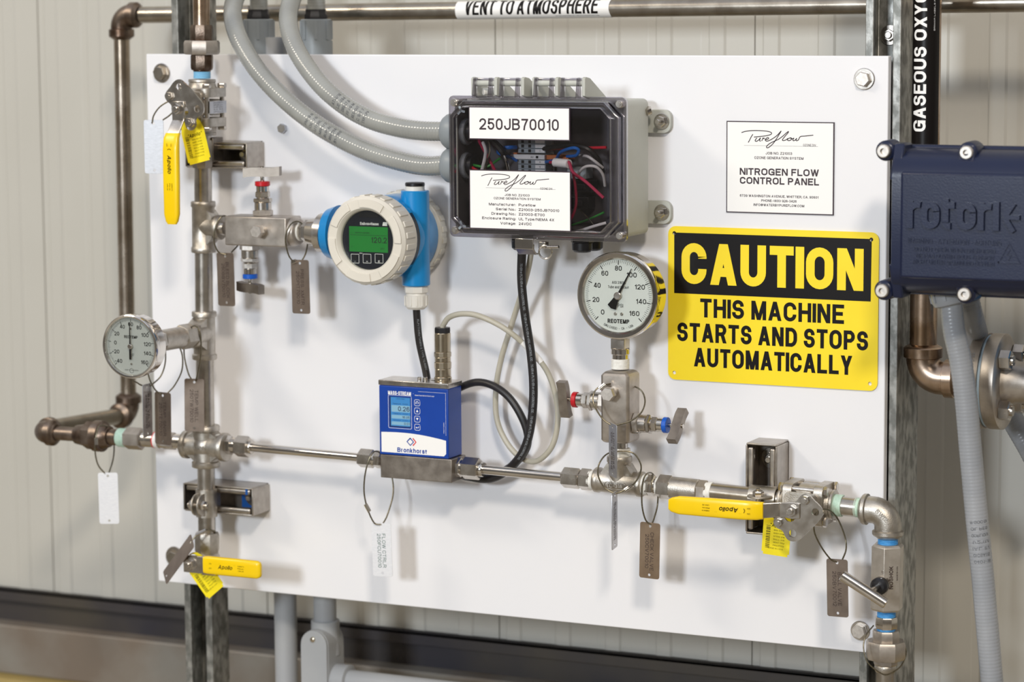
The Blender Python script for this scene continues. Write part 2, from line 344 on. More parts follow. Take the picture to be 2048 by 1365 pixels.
# ---------------------------------------------------------------- materials
def lin(c):
    if isinstance(c, str): c = tuple(int(c[i:i+2], 16)/255 for i in (0, 2, 4))
    return tuple((x/12.92 if x <= .04045 else ((x+.055)/1.055)**2.4) for x in c)+(1,)
def mat(name, c, c2=None, metal=0.0, rough=.5, scale=60, rvar=0.0, bump=0.0, bscale=None, spec=.5, coat=0.0, emit=0, stretch=None, lo=.35, hi=.65, detail=4):
    m = bpy.data.materials.new(name); m.use_nodes = True; nt = m.node_tree; b = nt.nodes['Principled BSDF']
    b.inputs['Base Color'].default_value = lin(c); b.inputs['Metallic'].default_value = metal
    b.inputs['Roughness'].default_value = rough; b.inputs['Specular IOR Level'].default_value = spec
    b.inputs['Coat Weight'].default_value = coat
    if emit: b.inputs['Emission Color'].default_value = lin(c); b.inputs['Emission Strength'].default_value = emit
    if c2 is not None or rvar or bump:
        tc = nt.nodes.new('ShaderNodeTexCoord'); mp = nt.nodes.new('ShaderNodeMapping')
        nt.links.new(tc.outputs['Object'], mp.inputs[0])
        if stretch: mp.inputs['Scale'].default_value = stretch
        nz = nt.nodes.new('ShaderNodeTexNoise'); nz.inputs['Scale'].default_value = scale; nz.inputs['Detail'].default_value = detail
        nt.links.new(mp.outputs[0], nz.inputs['Vector'])
        if c2 is not None:
            cr = nt.nodes.new('ShaderNodeValToRGB'); cr.color_ramp.elements[0].position = lo; cr.color_ramp.elements[1].position = hi
            cr.color_ramp.elements[0].color = lin(c); cr.color_ramp.elements[1].color = lin(c2)
            nt.links.new(nz.outputs['Fac'], cr.inputs[0]); nt.links.new(cr.outputs[0], b.inputs['Base Color'])
        if rvar:
            mr = nt.nodes.new('ShaderNodeMapRange'); mr.inputs[3].default_value = rough-rvar; mr.inputs[4].default_value = rough+rvar
            nt.links.new(nz.outputs['Fac'], mr.inputs[0]); nt.links.new(mr.outputs[0], b.inputs['Roughness'])
        if bump:
            bp = nt.nodes.new('ShaderNodeBump'); bp.inputs['Strength'].default_value = bump; bp.inputs['Distance'].default_value = .0006
            n2 = nt.nodes.new('ShaderNodeTexNoise'); n2.inputs['Scale'].default_value = bscale or scale*4; n2.inputs['Detail'].default_value = 3
            nt.links.new(mp.outputs[0], n2.inputs['Vector']); nt.links.new(n2.outputs['Fac'], bp.inputs['Height']); nt.links.new(bp.outputs[0], b.inputs['Normal'])
    return m
def clear(name, tint, gloss=.08, rough=.03):
    m = bpy.data.materials.new(name); m.use_nodes = True; nt = m.node_tree; nt.nodes.remove(nt.nodes['Principled BSDF'])
    t = nt.nodes.new('ShaderNodeBsdfTransparent'); t.inputs[0].default_value = tint
    g = nt.nodes.new('ShaderNodeBsdfGlossy'); g.inputs['Roughness'].default_value = rough
    fr = nt.nodes.new('ShaderNodeLayerWeight'); fr.inputs[0].default_value = .25
    ma = nt.nodes.new('ShaderNodeMath'); ma.operation = 'MULTIPLY_ADD'; ma.inputs[1].default_value = .6; ma.inputs[2].default_value = gloss
    ma.use_clamp = True
    mx = nt.nodes.new('ShaderNodeMixShader'); nt.links.new(fr.outputs['Facing'], ma.inputs[0]); nt.links.new(ma.outputs[0], mx.inputs[0])
    nt.links.new(t.outputs[0], mx.inputs[1]); nt.links.new(g.outputs[0], mx.inputs[2]); nt.links.new(mx.outputs[0], nt.nodes['Material Output'].inputs[0])
    return m
M = {}
M['panel'] = mat('white_plastic', 'e9e8ea', 'e4e4e8', rough=.24, scale=3, spec=.45, bump=.03, bscale=700)
M['siding'] = mat('painted_siding', 'bfbcb4', 'b8b5ac', rough=.42, scale=2)
M['cast'] = mat('cast_stainless', 'b0a99f', 'c4beb5', metal=1, rough=.42, rvar=.06, scale=120, bump=.35, bscale=900)
M['mach'] = mat('machined_stainless', 'bfb8af', 'd0cac2', metal=1, rough=.26, rvar=.06, scale=90)
M['block'] = mat('brushed_stainless_block', 'aaa198', 'bfb7ae', metal=.88, rough=.42, rvar=.08, scale=70, bump=.15, bscale=1200)
M['dkblock'] = mat('dark_brushed_block', '8a8178', 'a0978d', metal=1, rough=.42, rvar=.08, scale=70, bump=.15, bscale=1200)
M['pipe'] = mat('stainless_pipe', 'aca59b', 'c5beb5', metal=1, rough=.30, rvar=.08, scale=55, bump=.1)
M['polish'] = mat('polished_tube', 'd6d1ca', metal=1, rough=.16, c2='c9c3bb', scale=50)
M['chrome'] = mat('polished_bezel', 'e0dcd7', metal=1, rough=.10, c2='d8d3cd', scale=40)
M['brown'] = mat('heat_stained_steel', '5d4a3d', '8f8175', metal=1, rough=.36, rvar=.1, scale=45, bump=.3, bscale=500)
M['riser'] = mat('tinted_riser', 'a0917f', 'bfb3a5', metal=1, rough=.27, rvar=.06, scale=30, bump=.1)
M['gold'] = mat('heat_tinted_pipe', '947a60', 'bba694', metal=1, rough=.28, rvar=.08, scale=28, bump=.1)
M['stain'] = mat('dull_stained_pipe', '9c9285', 'b0a89c', metal=1, rough=.3, rvar=.08, scale=40, bump=.1)
M['strut'] = mat('galvanised_strut', 'a6a5a0', '74746f', metal=.5, rough=.40, rvar=.12, scale=90, bump=.25, bscale=300, stretch=(1, 1, .6), lo=.4, hi=.6)
M['strutss'] = mat('stainless_strut', 'a39b92', 'b8b1a8', metal=1, rough=.34, rvar=.06, scale=80)
M['strutin'] = mat('strut_inside', '746d67', '857e77', metal=1, rough=.42, scale=80)
M['tagbrown'] = mat('engraved_steel_tag', '84766b', '918377', metal=.75, rough=.36, rvar=.05, scale=60)
M['tagbronze'] = mat('bronze_tinted_tag', 'a08a74', 'b49d86', metal=.8, rough=.3, rvar=.05, scale=40)
M['tagwhite'] = mat('bright_aluminium_tag', 'ececee', 'e2e2e6', metal=.25, rough=.38, rvar=.05, scale=200, stretch=(1, 1, 6))
M['tagsilver'] = mat('silver_tag', 'c9c9cc', 'b5b5b9', metal=.9, rough=.3, scale=80)
M['tagink'] = mat('burnt_engraving', '3a2a24', rough=.6)
M['tagink2'] = mat('green_grey_engraving', '4f6a62', rough=.6)
M['boltface'] = mat('bolt_head_steel', 'cfc8c0', metal=.8, rough=.42, c2='bfb8b0', scale=300)
M['tagalu'] = mat('brushed_aluminium_tag', 'b4b5b9', 'c2c3c7', metal=.5, rough=.45, scale=200, stretch=(1, 1, 6))
M['hexbody'] = mat('light_brushed_steel', 'bfb7ad', 'cfc8bf', metal=.85, rough=.44, scale=80, bump=.1, bscale=900)
M['wire'] = mat('steel_cable', '8a8270', metal=1, rough=.4, c2='6c6656', scale=600)
M['bluetape'] = mat('blue_thread_tape', '4f9fd8', '2f84cc', rough=.45, scale=200, bump=.4, bscale=600, stretch=(1, 1, 5))
M['ltblue'] = mat('pale_blue_thread_tape', '86bfe0', '73b2da', rough=.5, scale=200, bump=.4, bscale=600, stretch=(1, 1, 5))
M['white_tape'] = mat('white_thread_tape', 'ecebe6', 'dedcd6', rough=.5, scale=200, bump=.4, bscale=600)
M['mint_tape'] = mat('mint_thread_tape', 'cfe6d6', 'bcd9c6', rough=.5, scale=200, bump=.4, bscale=600)
M['yellow'] = mat('yellow_vinyl', 'f4cd05', rough=.30, c2='efc600', scale=30, spec=.5)
M['signyellow'] = mat('sign_yellow', 'f8dc2c', rough=.28, c2='f6d828', scale=20)
M['paperyel'] = mat('yellow_tag_paper', 'f5e10c', rough=.6, c2='efd800', scale=60)
M['black'] = mat('black_print', '120e0d', rough=.35, spec=.22)
M['ink'] = mat('dark_brown_print', '33242a', rough=.5)
M['white'] = mat('label_white', 'efedea', rough=.4)
M['labeledge'] = mat('label_dark_core', '33222c', rough=.5)
M['greyplastic'] = mat('light_grey_enclosure', 'b9bab2', rough=.5, c2='b2b3aa', scale=15, bump=.2, bscale=600)
M['boxshade'] = mat('box_shade_grey', '514d50', rough=.6, c2='454144', scale=20)  # shade inside the box put into the colour, darker than the grey plastic
M['conduit'] = mat('grey_flexible_conduit', '8d8e8b', '979894', rough=.22, scale=30, coat=.4, bump=.12, bscale=120)
M['conduit2'] = mat('grey_conduit', '8e9196', '9a9ca0', rough=.30, scale=20, bump=.1, bscale=120)
M['pvc'] = mat('grey_pvc', 'a9abad', 'a2a4a8', rough=.4, scale=12)
M['gland'] = mat('grey_gland', '80868a', rough=.4, c2='888e92', scale=30)
M['ehblue'] = mat('blue_enamel', '1585c6', rough=.28, c2='1180c0', scale=20, coat=.3)
M['cream'] = mat('cream_enamel', 'd8d2c6', rough=.36, c2='d2ccc0', scale=20, coat=.1)
M['creamplast'] = mat('cream_plastic', 'dedad2', rough=.4)
M['navyface'] = mat('black_display_face', '1b1d28', rough=.3)
M['lcdgreen'] = mat('green_backlit_display', '067a24', rough=.5, emit=.12)
M['lcdink'] = mat('display_digits', '0a3a18', rough=.5)
M['mfcblue'] = mat('royal_blue_enamel', '0c3f9c', rough=.34, c2='0b3b94', scale=20)
M['lcdblue'] = mat('blue_backlit_display', '2f78b4', rough=.5, emit=.15)
M['lcdpale'] = mat('pale_display_rows', '78a3bb', rough=.5, emit=.12)
M['lcddark'] = mat('display_border', '17264a', rough=.4)
M['red'] = mat('red_plastic', 'b81420', rough=.35)
M['redlogo'] = mat('red_print', 'd8202c', rough=.4)
M['bluecap'] = mat('blue_plastic', '0f55b8', rough=.35)
M['dial'] = mat('dial_white', 'dcdedb', rough=.4)
M['dialgrey'] = mat('dial_grey', 'b9bab6', rough=.4)
M['blackplastic'] = mat('black_plastic', '17161a', rough=.35)
M['cable'] = mat('black_cable', '1d1b1c', rough=.42, c2='252223', scale=60)
M['cabletxt'] = mat('cable_print', '9aa0a6', rough=.6)
M['beige'] = mat('beige_cable', 'b5b0a2', rough=.4, c2='aea999', scale=60)
M['brass'] = mat('nickel_plated_brass', 'b9ab94', metal=1, rough=.24, c2='c9bda8', scale=60)
M['navy'] = mat('navy_enamel', '151c36', rough=.30, c2='171f3a', scale=14, coat=.05, spec=.4, bump=.15, bscale=500)
M['greyink'] = mat('grey_print', '56585c', rough=.6)
M['darksteel'] = mat('painted_dark_girt', '4a443c', '35333a', rough=.5, scale=5, metal=.2)
M['sill'] = mat('weathered_steel_sill', '8d8880', '7c7064', rough=.5, scale=9, metal=.3, detail=6)
M['floor'] = mat('concrete_floor', 'a39a8a', '8f8778', rough=.6, scale=3)
M['farwall'] = mat('far_wall_paint', '938f88', '88847c', rough=.6, scale=2)
M['ochre'] = mat('ochre_floor_edge', 'a8935c', 'a08a58', rough=.6, scale=6)
M['wred'] = mat('red_wire', 'c01a30', rough=.4)
M['wpink'] = mat('crimson_wire', 'b01f48', rough=.4)
M['wblue'] = mat('blue_wire', '1464b8', rough=.4)
M['wgreen'] = mat('green_wire', '2f8a35', rough=.4)
M['wwhite'] = mat('white_wire', 'cfcbc8', rough=.4)
M['wblack'] = mat('black_wire', '1a1818', rough=.4)
M['term'] = mat('grey_terminal', '9aa3a8', rough=.45, c2='8f989d', scale=30)
M['orange'] = mat('orange_terminal', 'c96a1c', rough=.45)
M['bluestrut'] = mat('blue_strut_liner', '1c5ca8', rough=.35, c2='184f94', scale=30)
M['gasket'] = mat('pale_blue_gasket', 'a9c0d4', rough=.5)
M['clear'] = clear('clear_polycarbonate', (.90, .89, .90, 1), .04, .05)
M['clearedge'] = clear('clear_polycarbonate_edge', (.80, .78, .83, 1), .30, .12)
M['glass'] = clear('gauge_glass', (.96, .97, .96, 1), .03, .02)

# ---------------------------------------------------------------- objects
def mesh_obj(name, g, m, L, bevel=0, bseg=2, smooth=35):
    me = bpy.data.meshes.new(name)
    me.from_pydata([(p-L)*.001 for p in g.v], [], g.f); me.validate(); me.update()
    import bmesh
    bm = bmesh.new(); bm.from_mesh(me); bmesh.ops.recalc_face_normals(bm, faces=bm.faces); bm.to_mesh(me); bm.free()
    if smooth:
        me.shade_smooth(); me.set_sharp_from_angle(angle=math.radians(smooth))
    me.materials.append(M[m] if isinstance(m, str) else m)
    o = bpy.data.objects.new(name, me); COL.objects.link(o)
    if bevel:
        b = o.modifiers.new('bevel', 'BEVEL'); b.width = bevel*.001; b.segments = bseg; b.limit_method = 'ANGLE'; b.angle_limit = math.radians(40)
        b.harden_normals = False
    return o
def props(o, label=None, cat=None, group=None, kind=None):
    if label: o['label'] = label
    if cat: o['category'] = cat
    if group: o['group'] = group
    if kind: o['kind'] = kind
class Thing:
    def __init__(s, name, label, cat, loc, group=None, kind=None):
        s.L = V(loc); s.o = bpy.data.objects.new(name, None); COL.objects.link(s.o)
        s.o.empty_display_size = .02; s.o.location = s.L*.001; props(s.o, label, cat, group, kind)
    def part(s, name, g, m, parent=None, bevel=0, label=None, bseg=2, smooth=35, kind=None):
        o = mesh_obj(name, g, m, s.L, bevel, bseg, smooth); o.parent = parent or s.o
        props(o, label=label, kind=kind); return o
def single(name, label, cat, g, m, group=None, bevel=0, kind=None, smooth=35):
    c = V((sum(p.x for p in g.v)/len(g.v), sum(p.y for p in g.v)/len(g.v), min(p.z for p in g.v)))
    o = mesh_obj(name, g, m, c, bevel, smooth=smooth); o.location = c*.001; props(o, label, cat, group, kind); return o

class Axis:
    """a straight run; stations are given as photograph pixels along it"""
    def __init__(s, u0, v0, u1, v1, d0=53, d1=None, comp=None):
        s.P0 = at(u0, v0, d0); s.P1 = at(u1, v1, d0 if d1 is None else d1)
        s.c = comp if comp is not None else (0 if abs(u1-u0) > abs(v1-v0) else 1)
    def at(s, val):
        lo, hi = -1.5, 2.5; fl = proj(s.P0)[s.c] > proj(s.P1)[s.c]
        for _ in range(40):
            m = (lo+hi)/2; q = proj(s.P0.lerp(s.P1, m))[s.c]
            if (q < val) != fl: lo = m
            else: hi = m
        return s.P0.lerp(s.P1, (lo+hi)/2)
    def r(s, val, wpx): return wpx/2/sc_(s.at(val))
    @property
    def d(s): return (s.P1-s.P0).normalized()
def seg(g, A, kind, a, b, wa, wb=None, ph=0.0, n=24):
    p, q = A.at(a), A.at(b); r0 = A.r(a, wa); r1 = A.r(b, wb if wb else wa); L = (q-p).length; d = q-p
    if kind == 'c': g.lathe(p, d, [(0, r0*.94), (min(.8, L*.2), r0), (L-min(.8, L*.2), r1), (L, r1*.94)], n)
    elif kind == 'p': g.lathe(p, d, [(0, r0), (L, r1)], n)
    elif kind == 'h': g.hexp(p, q, r0, ph, ch=min(1.2, L*.2))
    elif kind == 'o': g.lathe(p, d, [(0, r0*.93), (L*.15, r0), (L*.85, r0), (L, r0*.93)], 8, ph)
    elif kind == 'b':
        g.lathe(p, d, [(L*(1-math.cos(PI*i/8))/2, r0*(.80+.20*math.sin(PI*i/8))) for i in range(9)], n)
    elif kind == 't':
        k = max(2, int(L/1.6)); pr = []
        for i in range(k): pr += [(L*i/k, r0*.95), (L*(i+.5)/k, r0)]
        pr.append((L, r0*.95)); g.lathe(p, d, pr, n)
    elif kind == 'd':   # domed away
        g.lathe(p, d, [(L*math.sin(PI/2*i/7), max(r0*math.cos(PI/2*i/7), .01)) for i in range(8)], n)
    return g
def fit(name, label, A, segs, cat=None, group=None):
    """thing made of coaxial parts. segs: (part, material, kind, a, b, width, [width2])"""
    T = Thing(name, label, cat or {'pipe_union': 'union', 'hex_coupling': 'coupling', 'hex_nipple': 'nipple'}.get(name, name.split('_')[-1]), A.at(segs[0][3]), group)
    for sg in segs:
        g = G(); seg(g, A, *sg[2:]); T.part(sg[0], g, sg[1])
    return T
def one(name, label, cat, A, kind, a, b, wpx, m, group=None, w2=None, **k):
    g = G(); seg(g, A, kind, a, b, wpx, w2, **k); return single(name, label, cat, g, m, group)
def inten(a, b, t): return a+(b-a)*t

# ================================================================ SETTING
WALLD = -285
wall = Thing('wall_back', 'pale painted ribbed metal siding behind the white panel', None, V((500, -WALLD, -900)), kind='structure')
g = G(); g.bx(-1500, 3000, WALLD-40, WALLD-3, -2000, 1500); wall.part('backing_sheet', g, 'siding')
pitch = 72.0; n_ribs = 5
for k in range(-4, 7):                                    # one siding sheet every five ribs
    x0 = k*pitch*n_ribs-6; prof = []
    for j in range(n_ribs):
        a = x0+j*pitch
        prof += [(a+.8, 0), (a+10, 0), (a+12.5, 2.4), (a+31, 2.4), (a+34, .3), (a+71.2, .3)]
    out = [(p, q) for p, q in prof]+[(prof[-1][0], -3), (prof[0][0], -3)]
    g = G(); g.plate(out, V((0, -WALLD, -1000)), X, Y, Z*2500)
    wall.part('siding_sheet', g, 'siding', smooth=0)
def zat(v, u=900, d=WALLD): return at(u, v, d).z
zt = at(340, 1213, WALLD+14).z; zs = at(340, 1288, WALLD+34).z; zq = at(0, 1347, WALLD+34).z
g = G(); g.bx(-1500, 3000, WALLD, WALLD+5, zs-2, zt)
g.bx(-1500, 3000, WALLD, WALLD+14, zt-5, zt); g.bx(-1500, 3000, WALLD+9, WALLD+14, zt-18, zt)
o = single('trim_1', 'dark steel girt running along the foot of the siding', None, g, 'darksteel', kind='structure', bevel=1)
g = G(); g.bx(-1500, 3000, WALLD, WALLD+34, zq, zs)
o = single('trim_2', 'weathered grey steel sill below the dark girt', None, g, 'sill', kind='structure', bevel=3)
g = G(); g.bx(-1500, 3000, WALLD, WALLD+28, zq-4, zq); g.bx(-1500, 3000, WALLD, WALLD+46, -1800, zq-4)
o = single('trim_3', 'ochre painted concrete curb under the steel sill', None, g, 'ochre', kind='structure')
g = G(); g.bx(-3500, 4500, WALLD-40, 6500, -1840, -1800)
single('floor', 'plain concrete floor', None, g, 'floor', kind='structure')
g = G(); g.bx(-3500, 4500, 6500, 6600, -1800, 3000); single('wall_front', 'plain dim unseen wall added behind the viewer to darken reflections', None, g, 'farwall', kind='structure')  # this and the side walls: unseen, added so metals reflect darker surroundings
g = G(); g.bx(-3600, -3500, WALLD-40, 6600, -1800, 3000); single('wall_left', 'plain unseen wall added on the left to darken reflections', None, g, 'farwall', kind='structure')
g = G(); g.bx(4500, 4600, WALLD-40, 6600, -1800, 3000); single('wall_right', 'plain unseen wall added on the right to darken reflections', None, g, 'farwall', kind='structure')

# ---------------------------------------------------------------- struts behind the panel
def strut(name, label, x0, depth, top, bot, d1=-12.5, double=False):
    T = Thing(name, label, 'strut', V((x0+20, -d1, bot)))
    def ch(d_open, d_back, nm):
        s = 1 if d_open > d_back else -1; t = 2.6; wv = 41.3; g = G(); lp = 7.5; ln = 9.5
        pr = [(0, 0), (wv, 0), (wv, 41.3-0), (wv-ln, 41.3), (wv-ln, 41.3-lp), (wv-ln+t, 41.3-lp), (wv-ln+t, 41.3-t), (wv-t, 41.3-t), (wv-t, t),
              (t, t), (t, 41.3-t), (ln-t, 41.3-t), (ln-t, 41.3-lp), (ln, 41.3-lp), (ln, 41.3), (0, 41.3)]
        g.plate([(a, d_back+s*b) for a, b in pr], V((x0, 0, bot)), X, Y, Z*(top-bot)); return g
    T.part('channel', ch(d1, d1-41.3, 0), 'strut', bevel=.8)
    if double: T.part('channel', ch(d1-82.6-.4, d1-41.7, 0), 'strut', bevel=.8)
    return T
xl = at(343, 50, -12.5).x
strut('strut_post', 'single galvanised strut post behind the left side of the white panel', xl, 41, 210, -1790)
xr = at(1731, 50, -12.5).x
SR = strut('strut_post', 'double galvanised strut post along the right edge of the white panel', xr, 82, 210, -1790, double=True)
# bolt inside the open slot of the right post
P = at(1780, 70, -50); T = Thing('slot_bolt', 'zinc hex bolt with washer inside the slot of the right strut post', 'bolt', P)
P.y = 51.2; P0 = P.copy()
g = G().ring(P0, Y, 11.5, 4.5, 1.8, b=.4); T.part('washer', g, 'mach')
g = G().hexp(P0+Y*1.8, P0+Y*7, 7.2); T.part('bolt_head', g, 'mach')
g = G().cyl(P0+Y*7, P0+Y*10, 4, ch=.6); T.part('bolt_tip', g, 'mach')

# ---------------------------------------------------------------- the white panel
PX, PZ = 976.6, -681.4
g = G(); g.bx(0, PX, -12, 0, PZ, 0)
PAN = Thing('backboard', 'large white plastic backboard carrying the whole gas control assembly', 'board', V((PX/2, 12, PZ)))
PAN.part('board', g, 'panel', bevel=1.2)
def flange_bolt(u, v, label, ro=12.5, mt='mach', nut=8.5, group=None):
    P = at(u, v, 0); T = Thing('panel_bolt', label, 'bolt', P, group)
    T.part('washer', G().ring(P+Y*.02, Y, ro, 3.5, 2.0, b=.8), 'mach')
    g = G().lathe(P+Y*2.0, Y, [(0, nut*1.15), (1.2, nut*1.12), (1.3, nut), (6.5, nut), (7.2, nut*.9)], 6, .3)
    T.part('bolt_head', g, 'boltface' if mt != 'stain' else 'stain')
    T.part('head_mark', G().ring(P+Y*7.2, Y, nut*.55, nut*.35, .3, 20), mt)
flange_bolt(1729, 158, 'stainless hex bolt in the top right corner of the white backboard', 12.2, 'polish')
flange_bolt(324, 146, 'dull hex bolt with round washer in the top left corner of the backboard', 12.4, 'stain')
flange_bolt(350, 1114, 'hex bolt with round washer in the bottom left corner, partly behind a tilted dark tag', 13.6, 'stain')
flange_bolt(1721, 1262, 'stainless hex bolt in the bottom right corner, beside the lower pipe union', 11.5, 'polish')
P = at(566, 257, 0); g = G(); g.hexp(P, P+Y*5, 6.3, .2); single('small_bolt', 'small zinc hex bolt in the backboard under the upper grey conduit', 'bolt', g, 'tagsilver')

# ================================================================ SIGNS
def quad(uL, vT, uR, vB, d=0):
    a = at(uL, vT, d); b = at(uR, vB, d); return a.x, b.x, b.z, a.z
# caution sign (10 x 7 in)
a = at(1337, 452, 1); SX, SZ = a.x, a.z; SW, SH = 254.0, 177.0
a2 = at(1756, 783, 1); SW = a2.x-SX-.5; SH = SZ-a2.z
T = Thing('caution_sign', 'yellow and black CAUTION sign reading this machine starts and stops automatically', 'sign', V((SX+SW/2, 0, SZ-SH)))
def S(px_, pz_): return V((SX+px_*SW, -2.0, SZ-pz_*SH))     # fractions of the sign
hol = [(.030, .045), (.965, .045), (.030, .955), (.965, .955)]
g = G(); g.plate(rrect(SW, SH, 9), V((SX+SW/2, -.4, SZ-SH/2)), X, Z, Y*1.5, [circ((h[0]-.5)*SW, (.5-h[1])*SH, 2.2, 14) for h in hol])
T.part('plate', g, 'signyellow')
g = G(); bw, bh = .935*SW, .393*SH; g.plate([(-bw/2, -bh/2), (bw/2, -bh/2), (bw/2, bh/2), (-bw/2, bh/2)], S(.4975, .238), X, Z, Y*.12,
          [circ((h[0]-.4975)*SW, (.238-h[1])*SH, 2.2, 14) for h in hol[:2]])
T.part('black_band', g, 'black')
g = G(); text(g, 'CAUTION', S(.4985, .238)+Y*.25, X, Z, .265*SH, .865*SW, bold=.04)
T.part('headline', g, 'signyellow')
g = G()
for s_, cx_, cy_, w_, h_ in (('THIS MACHINE', .5, .523, .685, .122), ('STARTS AND STOPS', .5, .685, .91, .122), ('AUTOMATICALLY', .505, .845, .755, .122)):
    text(g, s_, S(cx_, cy_)+Y*.12, X, Z, h_*SH, w_*SW, bold=.03)
T.part('lettering', g, 'black')

SIG = [[(10, 605), (60, 590), (140, 580), (240, 579), (330, 585), (380, 600), (372, 622), (300, 640), (165, 655)],
       [(152, 622), (130, 655), (112, 690), (94, 720)],
       [(203, 664), (188, 680), (180, 698), (196, 704), (222, 690), (246, 664)], [(248, 662), (238, 682), (238, 700), (250, 698)],
       [(262, 700), (272, 676), (280, 662), (284, 672), (302, 664)],
       [(298, 686), (330, 680), (348, 668), (338, 658), (318, 668), (308, 686), (318, 700), (350, 694), (400, 668), (450, 632), (502, 578)],
       [(502, 578), (478, 618), (440, 676), (400, 730), (350, 772), (324, 776), (326, 756), (370, 722), (430, 694), (470, 676)],
       [(470, 676), (520, 640), (566, 600), (590, 584), (586, 598), (556, 632), (520, 676), (524, 690), (556, 684), (585, 664)],
       [(612, 658), (586, 668), (580, 684), (600, 690), (628, 676), (628, 660), (612, 658), (636, 668), (658, 660)],
       [(660, 658), (646, 678), (652, 690), (674, 682), (694, 660)], [(694, 660), (684, 680), (692, 690), (714, 678), (736, 642), (790, 634), (895, 622)]]
def signature(g, O, w_, wd):
    k = w_/885
    for st in SIG:
        pts = spline([V((a, b, 0)) for a, b in st], 6)
        g.stroke([((p.x-452)*k, (672-p.y)*k) for p in pts], wd, O, X, Z)
def label_plate(name, label, uL, vT, uR, vB, d, lines, sig=None, m='ink', brd=1.2):
    x0, x1, z0, z1 = quad(uL, vT, uR, vB, d+1.6); W_, H_ = x1-x0, z1-z0
    T = Thing(name, label, 'label', V(((x0+x1)/2, -d, z0)))
    g = G(); g.bx(x0-brd, x1+brd, d+.02, d+1.5, z0-brd, z1+brd); T.part('plate_core', g, 'labeledge')
    g = G(); g.bx(x0, x1, d+1.5, d+1.7, z0, z1); T.part('plate_face', g, 'white')
    g = G()
    for (s_, fx, fy, fw, fh, al, bo) in lines:
        text(g, s_, V((x0+fx*W_, -(d+1.85), z1-fy*H_)), X, Z, fh*H_, fw*W_, al, bo)
    if sig:
        signature(g, V((x0+sig[0]*W_, -(d+1.85), z1-sig[1]*H_)), sig[2]*W_, sig[3]*1.3)
    T.part('lettering', g, m)
    if sig:
        g = G(); zz = z1-sig[4]*H_; g.bx(x0+.16*W_, x0+.86*W_, d+1.7, d+1.78, zz-.12, zz+.12); T.part('underline', g, 'greyink')
    return T
label_plate('name_plate', 'white name plate reading nitrogen flow control panel above the caution sign', 1455, 244, 1665, 429, 0, [
    ('OZONE DIV.', .783, .243, .125, .024, 'c', 0), ('JOB NO. Z21003', .492, .34, .25, .028, 'c', .02), ('OZONE GENERATION SYSTEM', .492, .392, .465, .028, 'c', .02),
    ('NITROGEN FLOW', .495, .548, .75, .077, 'c', .035), ('CONTROL PANEL', .497, .648, .75, .077, 'c', .035),
    ('6739 WASHINGTON AVENUE, WHITTIER, CA. 90601', .495, .818, .745, .027, 'c', .02), ('PHONE: (800) 926-3426', .495, .868, .335, .027, 'c', .02),
    ('INFO@WATERBYPUREFLOW.COM', .495, .917, .48, .027, 'c', .02)], (.475, .18, .68, .75, .258))

# ================================================================ FAR PIPEWORK
VA = Axis(320, 29.5, 1700, 10, -134)
VP0 = VA.at(284); VP0b = VA.at(2300)
zv = (VP0.z+VP0b.z)/2
g = G(); g.cyl(VP0, VP0b, 10.9, 24); T = Thing('vent_pipe', 'long horizontal grey steel vent pipe along the top behind the backboard', 'pipe', VA.at(1000))
T.part('pipe_wall', g, 'stain')
La, Lb = VA.at(918), VA.at(1226)
T = Thing('pipe_marker', 'white pipe marker reading vent to atmosphere wrapped on the horizontal pipe', 'label', La.lerp(Lb, .5))
path = [La.lerp(Lb, i/6) for i in range(7)]; n = 18; g = G(); vs = []; fs = []
wr, Lt = wrapper(path, 11.3, V((.35, -.93, .10)))
for i in range(2):
    for k in range(n+1):
        y = (k/n-.5)*11.3*3.5; vs.append(wr((0 if i == 0 else Lt)+(1.2*math.cos(k*.33) if i else 0), y))
fs = [(k, k+1, n+2+k, n+1+k) for k in range(n)]; g.add(vs, fs); T.part('sleeve', g, 'white')
g = G(); wr2, _ = wrapper(path, 11.45, V((.35, -.93, .10)), s0=Lt/2)
text(g, 'VENT TO ATMOSPHERE', None, X, Z, 21, Lt*.865, bold=.008, shear=.08, wrap=lambda x, y: wr2(x-1, y+3.2))
T.part('lettering', g, 'black')
g = G(); text(g, 'CAT NO. 107274 PIPE O.D. 1-1/8 TO 2-3/8 IN. STYLE 3 USA', None, X, Z, 1.3, Lt*.28, bold=.02, wrap=lambda x, y: wr2(x+Lt*.29, y-10.3))
T.part('small_print', g, 'black')

# rear riser on the left
RA = Axis(243, 62, 257, 800, -134)
def elbow(name, label, c, d1, d2, r, L1, L2, m, rs=None, Ls=9, cat='elbow', mark=None):
    """socket elbow: arms leave c along d1 and d2; rs = socket radius"""
    T = Thing(name, label, cat, c)
    R_ = min(L1, L2)*.62; p0 = c+d1*R_; p1 = c+d2*R_; pts = [c+d1*L1]
    for i in range(11):
        q = PI/2*i/10; pts.append(c+d1*R_+d2*R_-d2*R_*math.cos(q)-d1*R_*math.sin(q))
    pts.append(c+d2*L2); g = G(); g.tube(pts, r, 24); T.part('bend', g, m)
    rs = rs or r*1.14
    for dd, LL in ((d1, L1), (d2, L2)):
        g = G(); g.lathe(c+dd*(LL-Ls), dd, [(0, r), (1.2, rs), (Ls-2.2, rs), (Ls-.6, rs*.93), (Ls, rs*.84), (Ls+2.5, rs*.67)], 24); T.part('socket_band', g, m)
    return T
c = at(241, 31, -134); c.z = VP0.z; c.x = RA.at(70).x
elbow('pipe_elbow', 'brown stained elbow at the top of the rear riser on the left', c, X, -Z, 14.3, 27, 30, 'brown', 17, 12)
g = G(); g.cyl(RA.at(76), RA.at(792), 10.6, 28)
